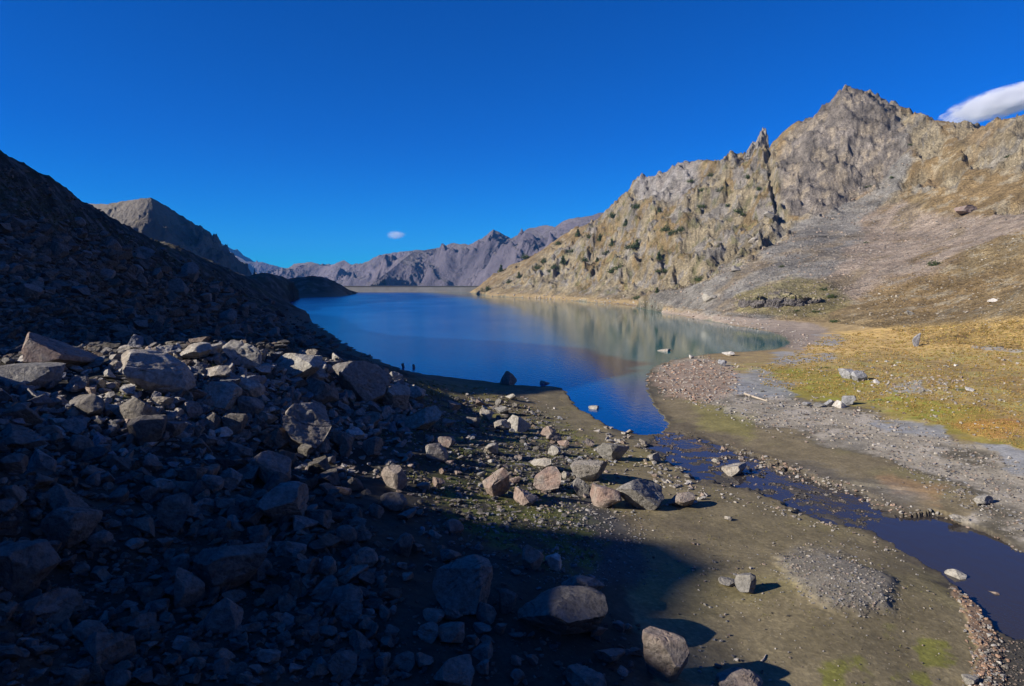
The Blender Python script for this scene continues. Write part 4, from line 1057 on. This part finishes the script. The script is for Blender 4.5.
trees = [(487, 291, 9, 3, 'rounded green tree at the lake edge near the right end of the dam', 'shrub'), (935, 265, 10, 5, 'lone dark green bush on the edge between pink scree and brown slope', 'shrub')]
for px, py, s, c_, lab, nm in trees: plant(px, py, s*.62, c_, lab, nm, 'shrub')
slope_pts = [(501, 272, 6), (527, 258, 6), (478, 279, 6), (563, 264, 7), (555, 268, 5), (590, 238, 6), (600, 241, 6), (583, 261, 5), (613, 217, 6), (578, 236, 6), (559, 244, 5), (634, 208, 6), (626, 226, 6), (666, 230, 6),
             (631, 248, 7), (637, 248, 7), (613, 272, 6), (618, 269, 7), (659, 260, 7), (673, 234, 6), (680, 231, 6), (612, 246, 6), (661, 272, 6), (636, 299, 5), (657, 293, 5), (699, 280, 6), (702, 207, 5), (660, 212, 4),
             (545, 262, 5), (538, 268, 5), (519, 278, 5), (509, 283, 5), (606, 254, 5), (597, 262, 4), (570, 252, 5), (549, 272, 4)]
for i, (px, py, s) in enumerate(slope_pts):
    plant(px, py, s, 0 if i % 3 == 0 else 3 + i % 4, 'small dark green mountain pine on the tan rocky slope above the far lake shore', 'mountain_pine', 'tree', 'mountain pines on the slope above the lake', squash=.9)
for i, (px, py, s) in enumerate([(721, 191, 5), (701, 191, 5), (738, 212, 5), (757, 199, 5), (759, 190, 4), (690, 182, 4), (712, 176, 4), (729, 206, 3), (748, 178, 4), (744, 215, 4)]):
    plant(px, py, s, 3 + i % 4, 'tiny dark green bush high on the crags left of the skyline pinnacle', 'shrub', 'shrub', 'bushes on the high crags')
for px, py, s, lab in [(781, 267, 4.5, 'tiny green bush alone in the middle of the grey scree'), (868, 187, 4, 'green bush on the pale crag under the summit scree'), (892, 178, 4, 'green bush right of the pale crag under the summit scree'),
                       (911, 145, 4, 'green bush on the skyline shoulder right of the summit'), (1008, 157, 5, 'green bush on the rocky band near the right picture edge'), (822, 290, 6, 'green bush on top of the dark-faced outcrop'),
                       (831, 297, 7, 'wide olive bush right of the dark-faced outcrop'), (866, 243, 3.5, 'small bush in the pink scree'), (777, 295, 4, 'low bush on the left part of the dark-faced outcrop'),
                       (834, 322, 7, 'dark low bush on the meadow edge above the lake corner'), (816, 312, 5, 'low bush at the foot of the dark-faced outcrop'), (797, 311, 4, 'smallest bush below the dark-faced outcrop')]:
    plant(px, py, s*.8, 3 + len(lab) % 4, lab, 'shrub', 'shrub', squash=.7)
plant(961, 390, 9, 7, 'bright green cushion shrub on the brown meadow beside a whitish stone', 'cushion_shrub', 'shrub', squash=.35, trunk=False)
plant(823, 368, 8, 8, 'olive green cushion shrub at the golden meadow edge left', 'cushion_shrub', 'shrub', squash=.4, trunk=False)
# moss cushions on two boulders' sides
plant(409, 421, 15, 8, 'bright green moss cushion on the left shoulder of the sloping lit boulder', 'moss_cushion', 'moss', squash=.3, trunk=False)
plant(459, 452, 17, 8, 'dull green moss hummock in front of the shadowed stones', 'moss_cushion', 'moss', squash=.35, trunk=False)
# grass tufts: one object
tv, tf_, tc_ = [], [], []
def tufts(poly, n_, spx, pal, flat=1.0):
    pa = np.array(poly, float); pal = np.array(pal); k = 0
    while k < n_:
        a = rnd.uniform(pa[:, 0].min(), pa[:, 0].max()); b_ = rnd.uniform(pa[:, 1].min(), pa[:, 1].max())
        if not inpoly(a, b_, poly): continue
        k += 1
        q = hit(a, b_)
        if q is None or q[2] < .15: continue
        x, y, z = q[:3]; s = spx*y/F*rnd.uniform(.5, 1.3)
        for bl in range(7):
            an = rnd.uniform(0, 6.28); le = s*rnd.uniform(.4, 1); dx, dy = math.cos(an), math.sin(an); w_ = s*.16
            bx_ = x + rnd.uniform(-.4, .4)*s; by_ = y + rnd.uniform(-.4, .4)*s
            o = len(tv)
            tv.extend([(bx_-dy*w_, by_+dx*w_, z-.02), (bx_+dy*w_, by_-dx*w_, z-.02), (bx_+dx*le*.5, by_+dy*le*.5, z+le*.5*flat)]); tf_.append((o, o+1, o+2))
            c = pal[rnd.randrange(len(pal))]*rnd.uniform(.75, 1.25); tc_.extend([c]*3)
tufts([(830, 335), (1024, 320), (1024, 450), (940, 425), (860, 400), (760, 385), (760, 368)], 7000, 2.6, [(.42, .27, .09), (.33, .2, .07), (.25, .2, .06), (.3, .25, .06)])
tufts([(395, 380), (500, 388), (600, 440), (580, 520), (600, 560), (450, 540), (380, 440)], 2600, 3.0, [(.16, .15, .05), (.2, .17, .06), (.12, .13, .04)])
tufts([(120, 360), (440, 380), (440, 440), (250, 430), (120, 420)], 900, 3.0, [(.2, .19, .06), (.13, .14, .045)])
tufts([(560, 384), (640, 440), (700, 480), (860, 530), (950, 590), (960, 686), (700, 600), (560, 430)], 500, 2.2, [(.2, .17, .07), (.16, .15, .05)])
tufts([(100, 385), (240, 352), (280, 360), (250, 420), (180, 430), (100, 415)], 500, 3.0, [(.2, .2, .06), (.15, .16, .05)])
tufts([(0, 170), (80, 210), (200, 270), (280, 310), (200, 300), (60, 230), (0, 200)], 900, 3.0, [(.1, .1, .04), (.08, .08, .035)])
tufts([(860, 295), (1024, 225), (1024, 330), (880, 325)], 1500, 2.0, [(.27, .18, .07), (.22, .15, .06), (.3, .22, .1)])
me = mesh_from('grass', np.array(tv), np.array(tf_), smooth=False); set_col(me, 'tint', np.array(tc_)); me.materials.append(M_leaf)
tag(link('grass', me), 'dry grass tufts on the meadow, the shore and between the boulders', 'grass', kind='stuff')
print('plants', time.time()-T0)

# ------------------------------------------------------------------ dam
M_conc, nt, b = new_mat('dam_concrete')
geo = N(nt, 'NewGeometry'); n = noise_tex(nt, .05, 6, .6, geo.outputs['Position'])
nt.links.new(ramp(nt, n, [(.3, (.15, .15, .15)), (.7, (.23, .225, .22))]), b.inputs['Base Color'])  # darker grey all over, partly in place of shade on the left end
M_dark, nt, b = new_mat('dam_parapet_stone'); b.inputs['Base Color'].default_value = (.12, .12, .12, 1)
dam = bpy.data.objects.new('dam', None); COL.objects.link(dam); dam.location = ((DAM_A[0]+DAM_B[0])/2, DAM_Y, 0)
tag(dam, 'long straight grey concrete dam closing the far end of the lake', 'dam')
def boxmesh(name, x0, x1, y0, y1, z0, z1, mat, n=1):
    v = [(x0, y0, z0), (x1, y0, z0), (x1, y1, z0), (x0, y1, z0), (x0, y0, z1), (x1, y0, z1), (x1, y1, z1), (x0, y1, z1)]
    f = [(0, 3, 2, 1), (4, 5, 6, 7), (0, 1, 5, 4), (1, 2, 6, 5), (2, 3, 7, 6), (3, 0, 4, 7)]
    return link(name, mesh_from(name, v, f, smooth=False), mat, dam)
L2 = (DAM_B[0]-DAM_A[0])/2 + 12
v = [(-L2, -7, -12), (L2, -7, -12), (L2, 10, -12), (-L2, 10, -12), (-L2, -1, 11), (L2, -1, 11), (L2, 5, 11), (-L2, 5, 11)]
link('dam_wall', mesh_from('dam_wall', v, [(0, 3, 2, 1), (4, 5, 6, 7), (0, 1, 5, 4), (1, 2, 6, 5), (2, 3, 7, 6), (3, 0, 4, 7)], smooth=False), M_conc, dam)
boxmesh('parapet', -L2, L2, -2.0, -1.2, 11.01, 12.6, M_dark)
boxmesh('walkway', -L2, L2, -1.1, 5.5, 11.01, 11.4, M_dark)

# ------------------------------------------------------------------ far ranges
def far_material(name, c1, c2, c3, s):
    m_, nt, b = new_mat(name)
    geo = N(nt, 'NewGeometry'); pos_ = geo.outputs['Position']
    c = mixc(nt, c1, c2, ramp(nt, noise_tex(nt, s, 9, .65, pos_), [(.35, 0), (.65, 1)]))
    nz = N(nt, 'SeparateXYZ'); nt.links.new(geo.outputs['Normal'], nz.inputs[0])
    c = mixc(nt, c, c3, ramp(nt, nz.outputs[2], [(.72, 0), (.88, .8)]))
    nt.links.new(c, b.inputs['Base Color'])
    b1 = N(nt, 'Bump', Strength=1, Distance=40); nt.links.new(noise_tex(nt, s*3, 9, .7, pos_), b1.inputs['Height']); nt.links.new(b1.outputs[0], b.inputs['Normal'])
    return m_
M_far = far_material('hazed_far_rock', (.085, .075, .095), (.185, .16, .18), (.16, .14, .125), .004)  # violet-blue of distance haze mixed into the rock colour
M_pk = far_material('left_peak_rock', (.2, .18, .16), (.3, .27, .23), (.27, .23, .14), .008)
def range_mesh(name, sky, base, depth_f, amp, wl, mat, n=900, m_=220, seed=0, pw=1.0, front=1.0):
    sky = np.array(sky, float)
    px = np.linspace(sky[0, 0], sky[-1, 0], n); py = np.interp(px, sky[:, 0], sky[:, 1]); Yd = np.interp(px, sky[:, 0], sky[:, 2])
    py = py + fbm(px/7+seed, px*0+seed, oct=5)*.8*np.clip((288-py)/30, .2, 1)
    a, b_, c = ray(px, py)
    xs = a/b_*Yd; zs = CAM_H + c/b_*Yd
    dz_dx = np.gradient(xs); dy_ = np.gradient(Yd); ln = np.hypot(dz_dx, dy_); nx, ny = -dy_/ln, dz_dx/ln   # normal pointing away
    k = 25; ker = np.ones(k)/k
    nx = np.convolve(np.pad(nx, k//2, mode='edge'), ker, 'valid'); ny = np.convolve(np.pad(ny, k//2, mode='edge'), ker, 'valid')
    t = np.linspace(-1, 1, m_); t = np.sign(t)*np.abs(t)**1.25
    TT_, PXX = np.meshgrid(t, np.arange(n), indexing='ij')
    zr = np.clip(zs, base+5, None)
    W = (zr - base)*depth_f
    XX = xs[None] + nx[None]*TT_*W[None]; YY = Yd[None] + ny[None]*TT_*W[None]
    env = 1-np.abs(TT_)**pw
    r_ = ridged(XX/wl + seed, YY/wl, oct=7, gain=.58) - .85
    ZZ = base + (zr - base)[None]*env + amp*r_*np.clip(np.abs(TT_)*2.2, .02, 1)*np.clip((1-np.abs(TT_))*3, 0, 1)
    ii = np.arange(n*m_).reshape(m_, n)
    f = np.stack([ii[:-1, :-1], ii[:-1, 1:], ii[1:, 1:], ii[1:, :-1]], -1).reshape(-1, 4)
    me = mesh_from(name, np.stack([XX, YY, ZZ], -1).reshape(-1, 3), f)
    o = link(name, me, mat); tag(o, kind='structure'); return o
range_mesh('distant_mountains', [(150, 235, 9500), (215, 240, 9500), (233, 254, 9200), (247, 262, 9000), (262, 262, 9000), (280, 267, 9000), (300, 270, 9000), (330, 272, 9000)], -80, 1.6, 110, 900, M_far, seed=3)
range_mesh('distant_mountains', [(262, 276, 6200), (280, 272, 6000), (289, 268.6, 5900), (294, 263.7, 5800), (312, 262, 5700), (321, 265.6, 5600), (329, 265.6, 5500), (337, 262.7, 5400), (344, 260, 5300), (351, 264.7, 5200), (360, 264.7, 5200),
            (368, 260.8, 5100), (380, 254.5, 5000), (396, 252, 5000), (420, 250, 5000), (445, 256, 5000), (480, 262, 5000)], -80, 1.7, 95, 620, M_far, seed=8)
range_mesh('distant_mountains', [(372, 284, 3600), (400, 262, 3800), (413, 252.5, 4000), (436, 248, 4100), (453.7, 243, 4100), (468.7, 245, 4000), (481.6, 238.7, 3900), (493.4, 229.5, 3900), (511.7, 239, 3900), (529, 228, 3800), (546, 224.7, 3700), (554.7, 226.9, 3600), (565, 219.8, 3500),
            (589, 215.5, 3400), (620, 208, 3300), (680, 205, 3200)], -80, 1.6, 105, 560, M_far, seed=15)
range_mesh('mountain_peak', [(40, 215, 1700), (85, 203, 1600), (108, 204, 1520), (125, 201, 1500), (140, 198, 1480), (151, 197, 1480), (160, 202, 1520), (175, 212, 1700), (190, 222, 1900), (215, 246, 2300), (232, 262, 2550), (246, 276, 2700), (262, 290, 2800)],
           -60, .8, 62, 170, M_pk, seed=21, n=900)
range_mesh('mountain_peak', [(-860, 50, 330), (-760, -120, 380), (-640, -130, 450), (-520, -130, 580), (-430, -130, 700), (-340, -110, 860), (-285, 40, 960), (-240, 200, 1060)], -60, .8, 40, 230, M_pk, seed=31, n=300, m_=90)  # unseen range left of the frame, added to shade the promontory
print('ranges', time.time()-T0)

# ------------------------------------------------------------------ clouds
def cloud(name, px, py, dist, wpx, hpx, seed, dens, rot=0.0, label=''):
    x, y, z = P(px, py, dist); W = wpx*dist/F; Hh = hpx*dist/F
    v, f = ICO[4]; v = v.copy()
    k = fbm(v[:, 0]*1.6+seed, v[:, 1]*1.6, v[:, 2]*1.6, oct=4); v *= (1 + k*.25)[:, None]
    me = mesh_from(name, v*np.array([W/2, W/3, Hh/2]), f)
    m_ = bpy.data.materials.new(name+'_vapour'); m_.use_nodes = True; nt = m_.node_tree; nt.nodes.clear()
    out = nt.nodes.new('ShaderNodeOutputMaterial'); vol = nt.nodes.new('ShaderNodeVolumePrincipled'); nt.links.new(vol.outputs[0], out.inputs['Volume'])
    vol.inputs['Color'].default_value = (.96, .96, .98, 1); vol.inputs['Anisotropy'].default_value = 0
    tc = N(nt, 'TexCoord'); mp1 = N(nt, 'Mapping'); mp1.inputs['Scale'].default_value = (1/(W/2), 1/(W/3), 1/(Hh/2)); nt.links.new(tc.outputs['Object'], mp1.inputs[0])
    ln = N(nt, 'VectorMath', operation='LENGTH'); nt.links.new(mp1.outputs[0], ln.inputs[0])
    mp2 = N(nt, 'Mapping'); mp2.inputs['Scale'].default_value = (1.6, 1.6, .9); nt.links.new(mp1.outputs[0], mp2.inputs[0])
    n = noise_tex(nt, 2.1, 7, .68, mp2.outputs[0])
    sub = N(nt, 'Math', operation='MULTIPLY_ADD'); nt.links.new(ln.outputs['Value'], sub.inputs[0]); sub.inputs[1].default_value = -.5; nt.links.new(n, sub.inputs[2])
    d = ramp(nt, sub.outputs[0], [(.03, 0), (.22, dens)])
    nt.links.new(d, vol.inputs['Density'])
    o = link(name, me); me.materials.append(m_); o.location = (x, y, z); o.rotation_euler = (0, rot, 0)
    tag(o, label, 'cloud'); return o
cloud('cloud', 1012, 99, 14000, 140, 30, 3, .008, math.radians(-16), 'white wispy cloud rising behind the right mountain at the picture edge')
cloud('cloud', 396, 235, 14000, 20, 9, 9, .006, 0, 'tiny faint white puff of cloud above the far range')

# ------------------------------------------------------------------ haze
HAZE = 3.2e-5
if HAZE > 0:
    def big_box(name, x0, x1, y0, y1, z0, z1):
        v = [(x0, y0, z0), (x1, y0, z0), (x1, y1, z0), (x0, y1, z0), (x0, y0, z1), (x1, y0, z1), (x1, y1, z1), (x0, y1, z1)]
        f = [(0, 3, 2, 1), (4, 5, 6, 7), (0, 1, 5, 4), (1, 2, 6, 5), (2, 3, 7, 6), (3, 0, 4, 7)]
        return mesh_from(name, v, f, smooth=False)
    me = big_box('haze', -16500, 16500, -16500, 16500, -90, 900)
    m_ = bpy.data.materials.new('haze_air'); m_.use_nodes = True; nt = m_.node_tree; nt.nodes.clear()
    out = nt.nodes.new('ShaderNodeOutputMaterial'); vol = nt.nodes.new('ShaderNodeVolumePrincipled'); nt.links.new(vol.outputs[0], out.inputs['Volume'])
    vol.inputs['Color'].default_value = (.1, .42, 1, 1); vol.inputs['Density'].default_value = HAZE; vol.inputs['Anisotropy'].default_value = .0
    me.materials.append(m_)
    tag(link('haze', me), 'thin blue mountain air', 'haze', kind='stuff')

# ------------------------------------------------------------------ light
SUN_AZ = math.radians(250); SUN_EL = math.radians(25)
w = bpy.data.worlds.new('World'); scene.world = w; w.use_nodes = True
nt = w.node_tree; nt.nodes.clear()
sky = nt.nodes.new('ShaderNodeTexSky'); sky.sky_type = 'NISHITA'; sky.sun_disc = False; sky.sun_elevation = SUN_EL; sky.sun_rotation = SUN_AZ
sky.altitude = 2500; sky.air_density = 1.0; sky.dust_density = 0.0; sky.ozone_density = 4.0
hs = nt.nodes.new('ShaderNodeHueSaturation'); hs.inputs['Saturation'].default_value = 1.4; hs.inputs['Value'].default_value = 1.0
bg = nt.nodes.new('ShaderNodeBackground'); bg.inputs[1].default_value = .052
ow = nt.nodes.new('ShaderNodeOutputWorld')
nt.links.new(sky.outputs[0], hs.inputs['Color'])
tint = nt.nodes.new('ShaderNodeMix'); tint.data_type = 'RGBA'; tint.blend_type = 'MULTIPLY'; tint.inputs[0].default_value = 1; tint.inputs[7].default_value = (.02, .94, 1.62, 1)
nt.links.new(hs.outputs[0], tint.inputs[6]); nt.links.new(tint.outputs[2], bg.inputs[0]); nt.links.new(bg.outputs[0], ow.inputs[0])
sun_d = bpy.data.lights.new('sun', 'SUN'); sun_d.energy = 5.0; sun_d.angle = math.radians(.5); sun_d.color = (1, .93, .82)
sun = bpy.data.objects.new('sun', sun_d); COL.objects.link(sun)
sv_ = Vector((math.sin(SUN_AZ)*math.cos(SUN_EL), math.cos(SUN_AZ)*math.cos(SUN_EL), math.sin(SUN_EL)))
sun.rotation_euler = (-sv_).to_track_quat('-Z', 'Y').to_euler(); sun.location = sv_*300
scene.view_settings.view_transform = 'Standard'; scene.view_settings.look = 'None'; scene.view_settings.exposure = .62; scene.view_settings.gamma = 1
scene.cycles.max_bounces = 5; scene.cycles.diffuse_bounces = 2; scene.cycles.transparent_max_bounces = 6; scene.cycles.volume_bounces = 3
scene.cycles.use_denoising = True
try: scene.cycles.volume_step_rate = 4; scene.cycles.volume_max_steps = 64
except Exception: pass
print('done', time.time()-T0)
